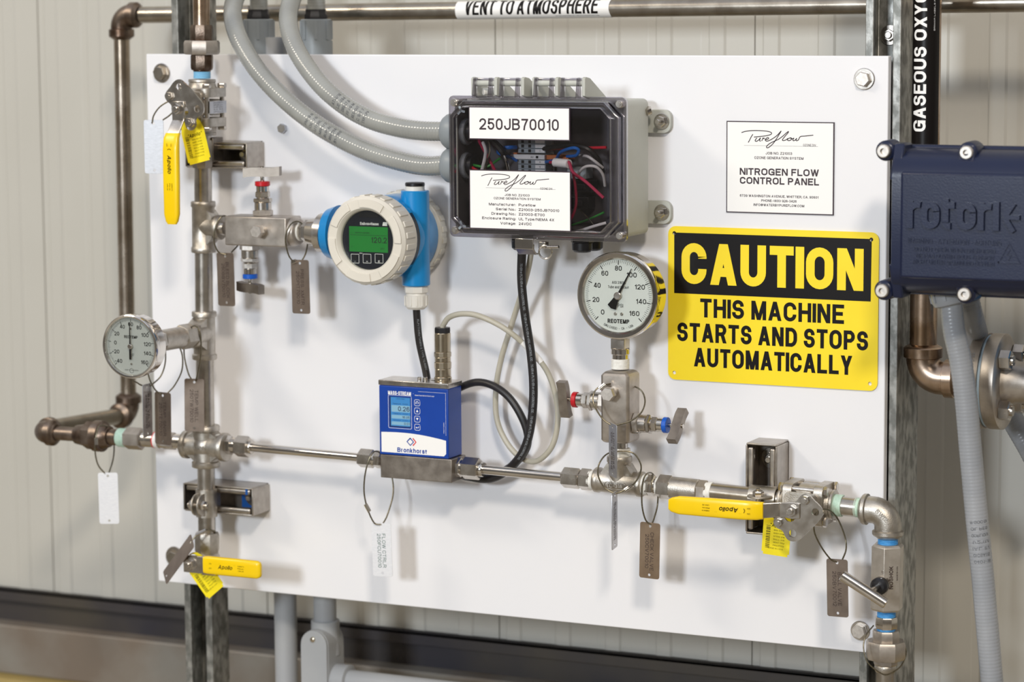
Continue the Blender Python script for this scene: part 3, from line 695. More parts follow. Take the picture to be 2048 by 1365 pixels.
T = Thing('rear_riser', 'tall vertical heat-tinted pipe on the far left behind the round thermometer', 'pipe', RA.at(792)); T.part('pipe_wall', g, 'riser')
c2 = at(258, 828, -134); c2.x = RA.at(792).x
elbow('pipe_elbow', 'dark brown elbow at the foot of the rear riser', c2, Z, Y, 14.5, 26, 26, 'brown', 17.5, 12)
# pipe towards the viewer and the front elbow
MA = Axis(100, 866, 365, 884, 53)
cf = MA.at(96); cf.x = c2.x-1
g = G(); a_ = c2+Y*24; EXX = c2.x-11; b_ = V((EXX, -(53-22), (c2.z+cf.z)/2)); b_.z = cf.z+2; g.cyl(a_, b_, 11.0, 24); single('short_pipe', 'dull brown pipe running forward from the rear riser to the lower left elbow', 'pipe', g, 'stain')
elbow('pipe_elbow', 'rounded brown elbow at the far left end of the horizontal line', V((EXX, -53, cf.z)), -Y, X, 14.3, 24, 22, 'brown', 16.8, 11)
xs = proj(V((EXX+22, -53, cf.z)))[0]
fit('pipe_union', 'brown welded union at the left end of the horizontal line', MA, [
    ('nipple', 'brown', 'p', xs-2, 158, 28), ('head_piece', 'brown', 'c', 153, 178, 38, 46), ('union_nut', 'brown', 'h', 172, 194, 56), ('nut_rim', 'brown', 'c', 191, 207, 63), ('tail_piece', 'brown', 'c', 205, 221, 52, 42),
    ('nipple', 'brown', 'p', 219, 240, 33)])
one('thread_tape', 'mint green thread tape left of the dark hex coupling', 'tape', MA, 't', 238, 257, 38, 'mint_tape')
fit('hex_coupling', 'stainless hex coupling between mint tape and the four-way cross', MA, [
    ('hex_body', 'block', 'h', 254, 286, 45), ('collar', 'mach', 'c', 284, 345, 31), ('hex_end', 'block', 'h', 326, 352, 35), ('nipple', 'mach', 'p', 344, 368, 30)])
g = G(); seg(g, MA, 'p', 312, 320, 33.5); T = Thing('wrap_label', 'red and white scrap of wrap label on the pipe below the temperature tags', 'label', MA.at(316)); T.part('white_band', g, 'white')
g = G(); seg(g, MA, 'p', 310.5, 312.5, 33.8); T.part('red_edge', g, 'redlogo')

# ================================================================ LEFT VERTICAL LINE
LA = Axis(403, 30, 409, 700, 53); LB = Axis(409, 700, 414, 1080, 53)
one('stained_pipe', 'brown stained vertical pipe above the union at the top of the frame', 'pipe', LA, 'p', -30, 54, 34, 'gold')
fit('pipe_union', 'brown union with large hex nut at the top of the left vertical line', LA, [
    ('top_hex', 'brown', 'o', 50, 84, 47), ('union_nut', 'block', 'o', 81, 109, 74), ('lower_hex', 'brown', 'o', 108, 140, 46), ('weld_bead', 'brown', 'b', 136, 145, 36)])
one('thread_tape', 'pale blue thread tape under the upper left union', 'tape', LA, 't', 142, 157, 35, 'ltblue')

def ball_valve(label, A, s0, s1, S_dir, lev, ctr, group='three-piece ball valves', grip_text_flip=False, label_plate_=False, bodypx=None):
    """A axis of flow, s0/s1 stations of the two ends; S_dir stem direction; lev lever direction"""
    fl = (A.at(s1)-A.at(s0)).normalized(); C_ = A.at(ctr); side = fl.cross(S_dir).normalized()
    T = Thing('ball_valve', label, 'valve', C_, None)
    hs, he = 21.0, 9.5                                       # half side, half thickness of the centre body
    g = G(); g.box(C_, 17, 20, he, side, S_dir, fl); g.lathe(C_-fl*he, fl, [(0, 22), (he*2, 22)], 24); T.part('valve_body', g, 'cast', bevel=1.5)
    for sgn in (1, -1):
        g = G(); q = C_+fl*sgn*(he+3.2)
        t = 11.0
        g.plate(rrect(47, 47, 8, 4), q if sgn > 0 else q-fl*t, side, S_dir, fl*t, [circ(0, 0, 8)])
        e = A.at(s1 if sgn > 0 else s0); base = q+fl*sgn*t
        L = (e-base).dot(fl*sgn); L = max(L, 8)
        g.lathe(base-fl*sgn*1, fl*sgn, [(0, 19), (3, 17.2), (L-3.5, 16.2), (L-3.3, 17.2), (L, 16.8)], 28)
        T.part('end_cap', g, 'cast', bevel=1.2)
    for i in (-1, 1):
        for j in (-1, 1):
            o_ = C_+side*i*17.6+S_dir*j*17.6; bt = he+3.2+11
            g = G(); g.cyl(o_-fl*(bt+3), o_+fl*(bt+3), 3.1, 12); g.hexp(o_+fl*bt, o_+fl*(bt+4.5), 5.6); g.hexp(o_-fl*(bt+5.5), o_-fl*bt, 5.6)
            T.part('body_bolt', g, 'mach')
    # mounting pad and stem
    g = G(); g.plate(rrect(30, 40, 6, 4), C_+S_dir*20, side, fl, S_dir*6); T.part('mounting_pad', g, 'cast', bevel=1)
    g = G(); g.cyl(C_+S_dir*20, C_+S_dir*53, 8.0, 20); T.part('stem', g, 'mach')
    st = C_+S_dir*51
    opp = -lev; cside = side if (side.dot(lev.cross(S_dir))) > 0 else -side
    cside = S_dir.cross(opp)*(1)
    CS = cside if cside.dot(V((1, 0, -1))) > 0 else -cside
    # stop plate
    ps = [(31, -8), (35, -2), (34, 5), (22, 19), (9, 32), (3, 35), (-4, 34.5), (-8, 31), (-12, 24), (-19, 21), (-22.5, 16), (-21, 10), (-15, 7.5), (-10, 9.5), (-6, 13), (-1, 13), (3, 9), (-3, 7), (-9, 3), (-10, -6), (-4, -10), (4, -11), (9, -17), (15, -20), (21, -17), (26, -12)]
    pp = [(q.x, q.y) for q in spline([V((a, b, 0)) for a, b in ps], 3, True)]
    g = G(); g.plate(pp, st, opp, CS, S_dir*2.6, [circ(26.5, 0, 4.4), circ(0, 26, 4.6)]); T.part('stop_plate', g, 'mach', bevel=.5, label='triangular stainless plate with two holes')
    for a, b in ((15, -13), (-16, 15)):
        o_ = st+opp*a+CS*b; g = G(); g.hexp(o_+S_dir*2.6, o_+S_dir*7, 5.0, .3); g.cyl(o_-S_dir*8, o_+S_dir*8.5, 2.4, 12); T.part('plate_bolt', g, 'mach')
    o_ = st; g = G(); g.hexp(o_+S_dir*5.4, o_+S_dir*10.5, 6.6); g.cyl(o_, o_+S_dir*13, 3.6, 14, ch=.6); g.ring(o_+S_dir*5.2, S_dir, 7.4, 3, .8, 20)
    T.part('stem_nut', g, 'mach')
    # lever: strap with a jog away from the plate, then the vinyl grip
    b0 = st+S_dir*2.8; path = [(-9, 0, 8.5), (0, 0, 9.5), (9, 0, 8.5), (14, 0, 8.5), (32, 15, 8.5), (42, 17, 8.5)]
    g = G(); t = 2.4; vs = []; fs = []
    for a, h, w_ in path:
        c = b0+lev*a+S_dir*h
        vs += [c-CS*w_, c+CS*w_, c+CS*w_+S_dir*t, c-CS*w_+S_dir*t]
    for i in range(len(path)-1):
        o2 = i*4
        for k in range(4): fs.append((o2+k, o2+(k+1) % 4, o2+4+(k+1) % 4, o2+4+k))
    fs += [(0, 1, 2, 3), tuple(len(vs)-4+k for k in (3, 2, 1, 0))]; g.add(vs, fs); T.part('lever_strap', g, 'mach', bevel=.8)
    gp = [(29, 12.5, 9.6, 3.7), (35, 16.5, 10.2, 4.1), (50, 18, 10.8, 4.2), (91, 18.5, 10.8, 4.2), (127, 19, 10.3, 4), (136, 19.2, 8.2, 3.2), (139.5, 19.2, 5.8, 2.2)]
    g = G(); vs = []; fs = []; m = 16
    for a, h, w_, t_ in gp:
        c = b0+lev*a+S_dir*(h+1.2)
        for k in range(m):
            q = 2*PI*(k+.5)/m; cx_, sx_ = math.cos(q), math.sin(q)
            ex = math.copysign(abs(cx_)**.45, cx_); ey = math.copysign(abs(sx_)**.45, sx_)
            vs.append(c+CS*ex*w_+S_dir*ey*t_)
    for i in range(len(gp)-1):
        for k in range(m): fs.append((i*m+k, i*m+(k+1) % m, (i+1)*m+(k+1) % m, (i+1)*m+k))
    fs += [tuple(range(m)), tuple((len(gp)-1)*m+k for k in reversed(range(m)))]
    g.add(vs, fs); gr = T.part('vinyl_grip', g, 'yellow', label='yellow vinyl lever grip', smooth=50)
    g = G(); tl = b0+S_dir*(18.5+1.2+4.45); td = S_dir.cross(lev)
    for (s_, a, b, w_, h_) in (('Apollo', 76-9, 0, 22, 5.0), ('\u201c', 53, 3, 2, 1.6), ('\u201d', 82, 3, 2, 1.6), ('ON', 43, 3.0, 3.4, 1.4), ('OFF', 43, -3.0, 4, 1.4),
                               ('Aalberts', 94, 3.2, 9, 1.3), ('IPSA, Inc.', 94, 0, 9, 1.3), ('USA 22', 94, -3.2, 8, 1.3)):
        text(g, s_, tl+lev*a+td*b, lev, td, h_, w_, bold=.02, shear=.25 if s_ == 'Apollo' else 0, res=2)
    g.stroke([(50-2.2*math.sin(q), 2.6*math.cos(q)) for q in [PI*(.15+.7*i/8) for i in range(9)]], .6, tl, lev, td)
    T.part('grip_print', g, 'black', parent=gr)
    return T, C_, st
VL, CL, STL = ball_valve('three-piece ball valve with yellow lever hanging down, top of left vertical line', LA, 157, 272, Y, -Z, 214)
g = G(); sd = X
P = CL+X*22.05
g.plate([(-19.5, -7.5), (19.5, -7.5), (19.5, 7.5), (-19.5, 7.5)], P, Y, Z, X*.8); nm = VL.part('maker_plate', g, 'tagsilver')
g = G()
for i, s_ in enumerate(('DOM 51/01', 'MFD IN USA', 'CWP 1000', '3/4  316', 'APOLLO')):
    text(g, s_, P+X*.95+Z*(5.4-2.7*i), -Y*-1 if False else Y*-1, Z, 1.6, 22, bold=.0, res=1)
VL.part('plate_print', g, 'black', parent=nm)

# ---------------------------------------------------------------- strut brackets on the panel
def strut_bracket(label, uL, vT, uR, vB, long_x=True, extra=None):
    """closed-ended stainless channel box screwed to the panel; pixel box of its front edges at d=41"""
    a = at(uL, vT, 41); b = at(uR, vB, 41); x0, x1, z1, z0 = a.x, b.x, a.z, b.z; t = 2.4; D = 41.0
    T = Thing('strut_bracket', label, 'bracket', V(((x0+x1)/2, 0, z0)))
    T.part('back_plate', G().bx(x0, x1, .05, t, z0, z1), 'strutin')
    if long_x:
        T.part('side_wall', G().bx(x0, x1, t, D, z1-t, z1), 'strutss', bevel=1.0); T.part('side_wall', G().bx(x0, x1, t, D, z0, z0+t), 'strutss', bevel=1.0)
        T.part('lip', G().bx(x0+t, x1-t, D-8, D, z1-9.5, z1-t), 'strutss', bevel=2.2); T.part('lip', G().bx(x0+t, x1-t, D-8, D, z0+t, z0+9.5), 'strutss', bevel=2.2)
        T.part('end_plate', G().bx(x0-t, x0, .05, D-1, z0+1, z1-1), 'strutin', bevel=.8); T.part('end_plate', G().bx(x1, x1+t, .05, D+1, z0+1, z1-1), 'strutss', bevel=.8, label='bright square end plate')
        bp = V((x1-19, -t, (z0+z1)/2))
    else:
        T.part('side_wall', G().bx(x1-t, x1, t, D, z0, z1), 'strutss', bevel=1.0); T.part('side_wall', G().bx(x0, x0+t, t, D, z0, z1), 'strutss', bevel=1.0)
        T.part('lip', G().bx(x1-9.5, x1-t, D-8, D, z0+t, z1-t), 'strutss', bevel=2.2); T.part('lip', G().bx(x0+t, x0+9.5, D-8, D, z0+t, z1-t), 'strutss', bevel=2.2)
        T.part('end_plate', G().bx(x0+1, x1-1, .05, D, z0-t, z0), 'strutss', bevel=.8); T.part('end_plate', G().bx(x0+1, x1-1, .05, D, z1, z1+t), 'strutss', bevel=.8)
        bp = V(((x0+x1)/2, -t, z1-20))
    g = G(); g.ring(bp, Y, 13, 4, 2, b=.4); g.hexp(bp+Y*2, bp+Y*8, 7.2, .3); g.cyl(bp+Y*8, bp+Y*17, 3.6, 14, ch=.6); T.part('fixing_bolt', g, 'mach')
    return T
T = strut_bracket('short horizontal channel bracket behind the upper left ball valve', 372, 283, 492, 338)
T = strut_bracket('short horizontal channel bracket with a blue liner near the lower left', 368, 966, 504, 1034)
a = at(368, 966, 41); b = at(504, 1034, 41)
T.part('blue_liner', G().bx(a.x+62, b.x-1, 2.5, 3.2, b.z+3, a.z-3), 'bluestrut', label='blue liner sheet')
T.part('blue_edge', G().bx(b.x-9, b.x-5.5, 41.05, 41.3, a.z-9, a.z-2), 'bluestrut')
T = strut_bracket('upright channel bracket behind the lower right ball valve', 1491, 890, 1553, 1069, False)

def pipe_clamp(label, P, ax_, ear, r=11.4, wd=35, mt='cast'):
    """two strap halves round the pipe with round ears in front, joined by a bolt; ear axis = across"""
    T = Thing('pipe_clamp', label, 'clamp', P); ac = ax_.cross(Y).normalized()
    for s in (1, -1):
        prof = []
        for i in range(10):
            q = PI*i/9; prof.append((s*math.sin(q)*(r+2), -math.cos(q)*(r+2)))
        inner = [(a*(r+.2)/(r+2), b*(r+.2)/(r+2)) for a, b in reversed(prof)]
        g = G(); g.plate(prof+inner, P-ax_*wd/2, ac, Y, ax_*wd)
        T.part('strap', g, mt)
        g = G(); ec = P+Y*(r+8)+ac*s*3.2
        pts = [(-14, -9)]+[(14*math.sin(q), 15*math.cos(q)*.9-3) for q in [(-PI/2+PI*i/12) for i in range(13)]]+[(14, -9)]
        g.plate(pts, ec, ax_, Y, ac*s*2.0); T.part('ear', g, mt, bevel=.4)
    g = G(); o_ = P+Y*(r+9); g.hexp(o_+ac*5.2, o_+ac*10.5, 6.4, .2); g.cyl(o_-ac*14, o_+ac*14.5, 3.0, 14, ch=.5); g.hexp(o_-ac*11, o_-ac*5.2, 6.4, .2)
    T.part('clamp_bolt', g, 'mach')
    g = G(); 
    for s in (1, -1): g.box(P-Y*(r+4)+ac*s*5.5, 1.2, 7, wd*.42, ac, Y, ax_)
    T.part('channel_hook', g, mt)
    return T
g = G(); seg(g, LA, 'o', 280, 336, 44); T = Thing('pipe_clamp', 'dark clamp collar holding the left vertical pipe to the upper bracket', 'clamp', LA.at(336)); T.part('collar', g, 'stain')
g = G(); c = LA.at(300); g.box(c-Y*14, 14, 12, 15); T.part('saddle', g, 'strutin', bevel=1)
one('pipe_nipple', 'short pipe under the upper left ball valve', 'pipe', LA, 'p', 268, 282, 35, 'pipe')
one('vertical_pipe', 'short vertical steel pipe between the upper bracket and the first tee', 'pipe', LA, 'p', 334, 408, 35.5, 'pipe')

# ---------------------------------------------------------------- tees and cross
def tee(name, label, A, s0, s1, wb, wpx, br, brL, c=None, rb=None, extra=(), cat='tee', mark=None, mk=None):
    C_ = c or A.at((s0+s1)/2); fl = (A.at(s1)-A.at(s0)).normalized(); T = Thing(name, label, cat, C_)
    r = A.r((s0+s1)/2, wpx); rw = A.r((s0+s1)/2, wb); P0, P1 = A.at(s0), A.at(s1); L = (P1-P0).length
    g = G(); g.lathe(P0, fl, [(0, rw*.95), (1, rw), (6, rw), (7.5, r), (L-7.5, r), (L-6, rw), (L-1, rw), (L, rw*.95)], 28)
    for b, Lb in [(br, brL)]+list(extra):
        g.lathe(C_, b, [(0, r*.99), (Lb-8, r), (Lb-6.5, rw), (Lb-1, rw), (Lb, rw*.95)], 28)
        # gusset webs between the arms
        for s in (1, -1):
            nrm = fl.cross(b).normalized(); k = r*.72
            tri = [(0, 0), (s*(L/2-9)*.92, 0), (s*(L/2-9)*.92, r*.8), (r*.9*s, Lb-9), (0, Lb-9)]
            g.plate(tri, C_-nrm*k, fl, b, nrm*2*k)
    T.part('cast_body', g, 'cast', bevel=0, smooth=40)
    if mk:
        g = G(); mk(g, C_, r); T.part('raised_mark', g, 'cast')
    return T
tee('pipe_tee', 'stainless tee with branch to the upper block valve on the left vertical line', LA, 403, 505, 50, 46, X, 27)
one('vertical_pipe', 'steel pipe between the first and second tee on the left vertical line', 'pipe', LA, 'p', 502, 627, 36, 'pipe')
cT = LA.at(666)
tee('pipe_tee', 'stainless tee carrying the round thermometer on the left vertical line', LA, 623, 719, 50, 44, Y, 33, c=cT)
one('vertical_pipe', 'steel pipe between the thermometer tee and the four-way cross', 'pipe', LB, 'p', 716, 858, 36, 'pipe')
CC = LB.at(892)
T = Thing('pipe_cross', 'four-way stainless cross where the left vertical and horizontal lines meet', 'cross', CC)
g = G(); dv = LB.d
for b, Lb in ((X, 31), (-X, 31), (Z, 26), (-Z, 27)):
    g.lathe(CC, b, [(0, 15), (Lb-8, 15.5), (Lb-6.5, 18), (Lb-1, 18), (Lb, 17)], 28)
for s in (1, -1):
    for t_ in (1, -1):
        g.plate([(0, 0), (24*s, 0), (24*s, 10*t_), (10*s, 20*t_), (0, 20*t_)], CC+Y*10, X, Z, -Y*20)
g.sphere(CC, 17.5, 20, 12)
T.part('cast_body', g, 'cast', smooth=45)
g = G(); text(g, 'ASPA', CC+Y*17.7-Z*0, X, Z, 4.5, 17, bold=.01, thick=Y*.7, res=1); T.part('raised_mark', g, 'cast')
one('vertical_pipe', 'steel pipe just below the four-way cross', 'pipe', LB, 'p', 934, 1078, 35, 'pipe')
pipe_clamp('two-piece strap clamp with round ears gripping the pipe at the lower left bracket', LB.at(1006), Z, X)
fit('hex_coupling', 'hex coupling above the lower left valve', LB, [('hex_body', 'cast', 'o', 1066, 1106, 50), ('neck', 'cast', 'c', 1104, 1124, 46, 40), ])
g = G(); seg(g, LB, 'o', 1122, 1165, 30); single('valve_outlet', 'dark threaded outlet below the lower left yellow lever valve', 'fitting', g, 'stain')

# lower left small ball valve: stem out of the page, lever to the right
TT = Thing('ball_valve', 'small ball valve with short yellow lever pointing right at the lower left', 'valve', LB.at(1125))
c = LB.at(1128)
TT.part('valve_body', G().lathe(c-Z*17, Z, [(0, 13), (5, 16), (27, 16), (32, 13)], 28), 'cast')
p = at(389, 1127, 86); g = G(); g.cyl(V((c.x, c.y, p.z)), V((c.x, -92, p.z)), 6.5, 20); TT.part('stem', g, 'mach')
n0 = V((c.x, -92, p.z)); xg = at(405, 1127, 96).x
g = G(); g.bx(n0.x-10, n0.x+24, 90, 93, n0.z-11, n0.z+11); g.bx(n0.x+21.5, n0.x+24, 93, 100, n0.z-11, n0.z+11); g.bx(n0.x+22, n0.x+40, 98, 101, n0.z-10, n0.z+10); TT.part('lever_strap', g, 'mach', bevel=.6)
g = G(); g.hexp(n0+Y*1, n0+Y*6.5, 7.2, .2); g.cyl(n0+Y*6.5, n0+Y*10, 3.8, 14, ch=.6); g.ring(n0+Y*.8, Y, 9.5, 4, 1, 22); TT.part('stem_nut', g, 'mach')
L0 = at(409, 1130, 100); L1 = at(522, 1137, 100); L1.z = L0.z
g = G(); vs = []; fs = []; m = 16; st_ = [(0, 10.5, 4), (6, 11.2, 4.6), (40, 11.2, 4.6), ((L1-L0).x-5, 11, 4.4), ((L1-L0).x-1.5, 9.5, 3.6), ((L1-L0).x, 7.5, 2.4)]
for a, w_, t_ in st_:
    for k in range(m):
        q = 2*PI*(k+.5)/m; cx_, sx_ = math.cos(q), math.sin(q)
        vs.append(L0+X*a+Z*(math.copysign(abs(cx_)**.45, cx_)*w_)+Y*math.copysign(abs(sx_)**.45, sx_)*t_)
for i in range(len(st_)-1):
    for k in range(m): fs.append((i*m+k, i*m+(k+1) % m, (i+1)*m+(k+1) % m, (i+1)*m+k))
fs += [tuple(range(m)), tuple((len(st_)-1)*m+k for k in reversed(range(m)))]
g.add(vs, fs); gr = TT.part('vinyl_grip', g, 'yellow', label='yellow vinyl lever grip', smooth=50)
g = G(); tl = L0+Y*4.65
for (s_, a, b, w_, h_) in (('ON', 11, 3, 3.2, 1.4), ('OFF', 11, -3, 4, 1.4), ('Apollo', 33, 0, 20, 5), ('\u201c', 24, 3, 2, 1.6), ('\u201d', 46, 3, 2, 1.6), ('Aalberts', 55, 3, 9, 1.3), ('IPSA, Inc.', 55, 0, 9, 1.3), ('USA 22', 55, -3, 8, 1.3)):
    text(g, s_, tl+X*a+Z*b, X, Z, h_, w_, bold=.02, shear=.25 if s_ == 'Apollo' else 0, res=2)
TT.part('grip_print', g, 'black', parent=gr)

# ---------------------------------------------------------------- yellow paper tags
def paper_tag(label, P, ang, W_=24, H_=36, tilt=0.0, d0=0):
    """die-cut yellow tag; P = centre of its hole; ang rotates it (deg, + = clockwise)"""
    q = math.radians(ang); ex = X*math.cos(q)-Z*math.sin(q); ey = Z*math.cos(q)+X*math.sin(q)
    T = Thing('paper_tag', label, 'tag', P)
    out = [(-W_*.42, 3), (-W_*.5, -6), (-W_*.5, -H_+3), (-W_*.44, -H_+3), (-W_*.44, -H_), (W_*.44, -H_), (W_*.44, -H_+3), (W_*.5, -H_+3), (W_*.5, -6), (W_*.42, 3)]
    out += [(12*math.cos(a), 4+9*math.sin(a)) for a in [PI*.1+PI*.8*i/8 for i in range(9)]]
    g = G(); g.plate(out, P, ex, ey, Y*.35, [circ(0, 3, 8.5)]); T.part('sheet', g, 'paperyel')
    g = G(); O = P+Y*.5
    text(g, '\u201cApollo\u201d', O+ey*-11.5+ex*2, ex, ey, 4.2, W_*.62, bold=.01, shear=.25, res=2)
    for i, s_ in enumerate(('86A-103-01', 'BODY CF8M', 'STEM 316', 'BALL 316', 'SEAT TFM', 'PKG PTFE', 'MADE IN U.S.A.')):
        text(g, s_, O+ey*(-17-3.5*i)+ex*(3.2 if i < 6 else 0), ex, ey, 1.5, W_*(.40 if i < 6 else .55), bold=.0, res=1)
    random.seed(3)
    y = -12.0
    while y > -38:
        hh = random.choice((.3, .5, .9)); 
        g.plate([(-12.5, y), (-7.5, y), (-7.5, y-hh), (-12.5, y-hh)], O-Y*.1, ex, ey, Y*.02); y -= hh+random.choice((.6, 1.0))
    T.part('print', g, 'black')
    return T
paper_tag('yellow paper tag hanging from the stem of the upper left ball valve', at(383, 252, 82)+V((0, 0, 0)), -14, 33, 46)
paper_tag('yellow paper tag hanging under the lower right ball valve', at(1556, 1032, 78), 4, 33, 46)
paper_tag('yellow paper tag hanging slanted under the short yellow lever at the lower left', at(391, 1126, 88), -40, 32, 46)

# ================================================================ BLOCK AND BLEED VALVES
def bonnet(T, P, d, ring_mat, hd, hl=47, flip=1):
    """needle valve bonnet leaving P along d; hd = handle direction"""
    s = 0
    def st(kind, L, w_, m, nm):
        nonlocal s
        g = G(); p, q = P+d*s, P+d*(s+L)
        if kind == 'h': g.hexp(p, q, w_/2, .25, ch=.8)
        else: g.lathe(p, d, [(0, w_/2*.95), (.5, w_/2), (L-.5, w_/2), (L, w_/2*.95)], 24)
        s += L; return T.part(nm, g, m)
    st('h', 7, 25.5, 'boltface', 'bonnet_hex'); st('c', 9.5, 21, 'mach', 'bonnet'); st('h', 5, 23.5, 'mach', 'lock_nut')
    st('c', 1.2, 15, 'mach', 'neck'); st('h', 7, 18.5, 'mach', 'packing_nut'); st('c', 7, 16, 'polish', 'bonnet_neck'); st('c', 5.5, 18.6, ring_mat, 'colour_ring'); st('c', 8, 5, 'polish', 'stem')
    side = d.cross(hd).normalized(); e = P+d*(s-2); h = hl/2
    pr = [(-h, -1.5), (-h*.55, 0), (h*.55, 0), (h, 1.5)]; up = [(h, 12.5), (h*.5, 11.2), (-h*.5, 11.2), (-h, 9.8)]
    pts = [(p.x, p.y) for p in spline([V((a, b, 0)) for a, b in pr], 4)]+[(p.x, p.y) for p in spline([V((a, b, 0)) for a, b in up], 4)]
    g = G(); g.plate(pts, e-side*5, hd, d, side*10); T.part('handle', g, 'dkblock', bevel=1.5)
    g = G(); g.cyl(e+d*11.2, e+d*12.6, 2.6, 12); T.part('handle_screw', g, 'polish')
def front_plug(T, P, r=8.2):
    g = G(); g.cyl(P, P+Y*10, r*.82, 20); T.part('plug_neck', g, 'mach')
    g = G(); g.hexp(P+Y*8, P+Y*17, r, .35, ch=1.2); T.part('plug_hex', g, 'boltface')

BA = Axis(403, 455, 640, 465, 53)
fit('hex_nipple', 'threaded nipple between the first tee and the upper block valve', BA, [('nipple', 'mach', 't', 428, 450, 27)])
x0 = BA.at(455).x; x1 = BA.at(592).x; cz = BA.at(520).z; hh = 17.0
a = at(450, 425, 72); zt_ = cz+17.5; zb_ = cz-18.5; x0 = at(449, 450, 72).x; x1 = at(572, 460, 72).x
T = Thing('block_valve', 'horizontal steel block valve with red and blue ringed handles beside the blue transmitter', 'valve', V(((x0+x1)/2, -53, zb_)))
g = G(); oc = [(19, 13), (13, 18), (-13, 18), (-19, 13), (-19, -13), (-13, -18), (13, -18), (19, -13)]
g.plate([(-19, -18), (19, -18), (19, 18), (-19, 18)], V((x0, -53, (zt_+zb_)/2)), Y, Z, X*(x1-x0))
g.lathe(V((x1-1, -53, (zt_+zb_)/2)), X, [(0, 19), (9, 16.5)], 28)
T.part('block', g, 'block', bevel=1.6)
e = V((at(526, 425, 53).x, -53, zt_)); bonnet(T, e, Z, 'red', (X*.98-Y*.2).normalized(), 47)
e = V((at(499, 488, 53).x, -53, zb_)); bonnet(T, e, -Z, 'bluecap', (X*.96+Y*.28).normalized(), 40)
front_plug(T, V((at(525, 456, 72).x, -72, cz+1)))
one('thread_tape', 'white thread tape between the upper block valve and the transmitter fitting', 'tape', BA, 't', 581, 602, 38, 'white_tape')

# ================================================================ PRESSURE TRANSMITTER
DX, DZ = at(728, 482, 118).x, at(728, 482, 118).z; DC = lambda d: V((DX, -d, DZ))
TR = Thing('pressure_transmitter', 'blue pressure transmitter with cream cover and green display reading 120.2', 'transmitter', DC(0)-Z*55)
FA = Axis(600, 462, 690, 470, 53)
g = G(); seg(g, FA, 'h', 597, 611, 32); TR.part('process_hex', g, 'mach')
g = G(); seg(g, FA, 'h', 609, 622, 46); TR.part('process_hex', g, 'mach')
g = G(); seg(g, FA, 'c', 619, 650, 52, 66); TR.part('sensor_body', g, 'polish')
g = G(); seg(g, FA, 'c', 640, 655, 78); TR.part('neck_ring', g, 'mach')
g = G(); p = FA.at(661); g.lathe(V((p.x, -57, DZ+2)), X, [(0, 27), (2, 30), (8, 32), (14, 34)], 36); TR.part('neck_collar', g, 'ehblue')
g = G(); g.lathe(DC(20), Y, [(0, 48.5), (3, 50), (62, 50), (66, 48)], 48); TR.part('housing', g, 'ehblue')
def cover(d0, d1, front):
    s = 1 if front else -1; g = G(); c = DC(d0); dr = Y*s; L = abs(d1-d0)
    if front:
        pr = [(0, 51), (1, 52.5), (L-4, 52.5), (L, 49.0), (L, 38.5), (L-3, 36.0), (L-9, 35.0)]
        g.lathe(c, dr, pr, 48, cap=False)
    else: g.lathe(c, dr, [(0, 51), (1, 52.5), (L-3, 52.5), (L, 49)], 48)
    o = TR.part('cover' if front else 'rear_cover', g, 'cream')
    g = G()
    for k in range(24):
        q = 2*PI*(k+.5)/24; e = X*math.cos(q)+Z*math.sin(q); t = e.cross(Y)
        g.box(c+e*52.4+dr*(L*.5), 1.5, L*.30, 3.6, e, Y, t)
    TR.part('grip_rib', g, 'cream', parent=o, bevel=.8, kind='stuff')
    if front:
        for k in range(6):
            q = 2*PI*k/6+.32; g = G(); aa = [q-.36+.72*i/8 for i in range(9)]
            pts = [(49*math.cos(x), 49*math.sin(x)) for x in aa]+[(39.5*math.cos(x), 39.5*math.sin(x)) for x in reversed(aa)]
            g.plate(pts, c+dr*(L-.4), X, Z, dr*2.0); TR.part('cover_lug', g, 'cream', parent=o, bevel=.7)
cover(82, 116, True); cover(20, 3, False)
g = G(); g.plate(circ(0, 0, 36.2, 48), DC(106), X, Z, Y*.6); face = TR.part('display_face', g, 'navyface')
fx = lambda u, v: V((at(u, v, 107).x, -106.75, at(u, v, 107).z))
pa, pb = fx(698, 452.5), fx(776, 506)
g = G(); g.bx(pa.x, min(pb.x, DX+35), 106.6, 106.9, pb.z, pa.z); TR.part('display', g, 'lcdgreen', parent=face)
g = G(); wd = pb.x-pa.x; hd_ = pa.z-pb.z
def dt(g, s_, fx_, fy_, w_, h_, al='c', b=.0, o=.1):
    text(g, s_, V((pa.x+fx_*wd, -107.0, pa.z-fy_*hd_)), X, Z, h_, w_, al, b)
dt(g, '120.2', .77, .52, 21, 7.0, b=.02); dt(g, 'psi', .86, .84, 5, 2.2); dt(g, '=', .07, .27, 3, 1.2); dt(g, 'P', .07, .8, 1.6, 1.6)
dt(g, 'XMTR P1 24008D', .34, .25, 20, 1.7, b=.02)
g.bx(pa.x+1, pa.x+wd*.98, 106.95, 107.0, pa.z-hd_*.345, pa.z-hd_*.33)
TR.part('digits', g, 'lcdink', parent=face)
g = G(); text(g, 'Endress+Hauser', V((pa.x+wd*.53, -106.9, pa.z+3.6)), X, Z, 3.4, 25, bold=.02)
c = V((pa.x+wd*.93, -106.9, pa.z+3.8)); g.plate([(-3.5, -2.2), (3.0, -2.2), (3.0, 2.2), (-2.5, 2.2)], c, X, Z, Y*.05)
for i in range(3):
    q = fx(710+24*i, 517.5); k = 5.3
    for (a_, b_) in (((-k, -k), (k, -k)), ((k, -k), (k, k)), ((k, k), (-k, k)), ((-k, k), (-k, -k))): g.stroke([a_, b_], .55, q-Y*-.15, X, Z)
    text(g, '-+E'[i], q-Z*3.3+Y*.2, X, Z, 1.0 if i == 0 else 2.2, 2.2, bold=.03)
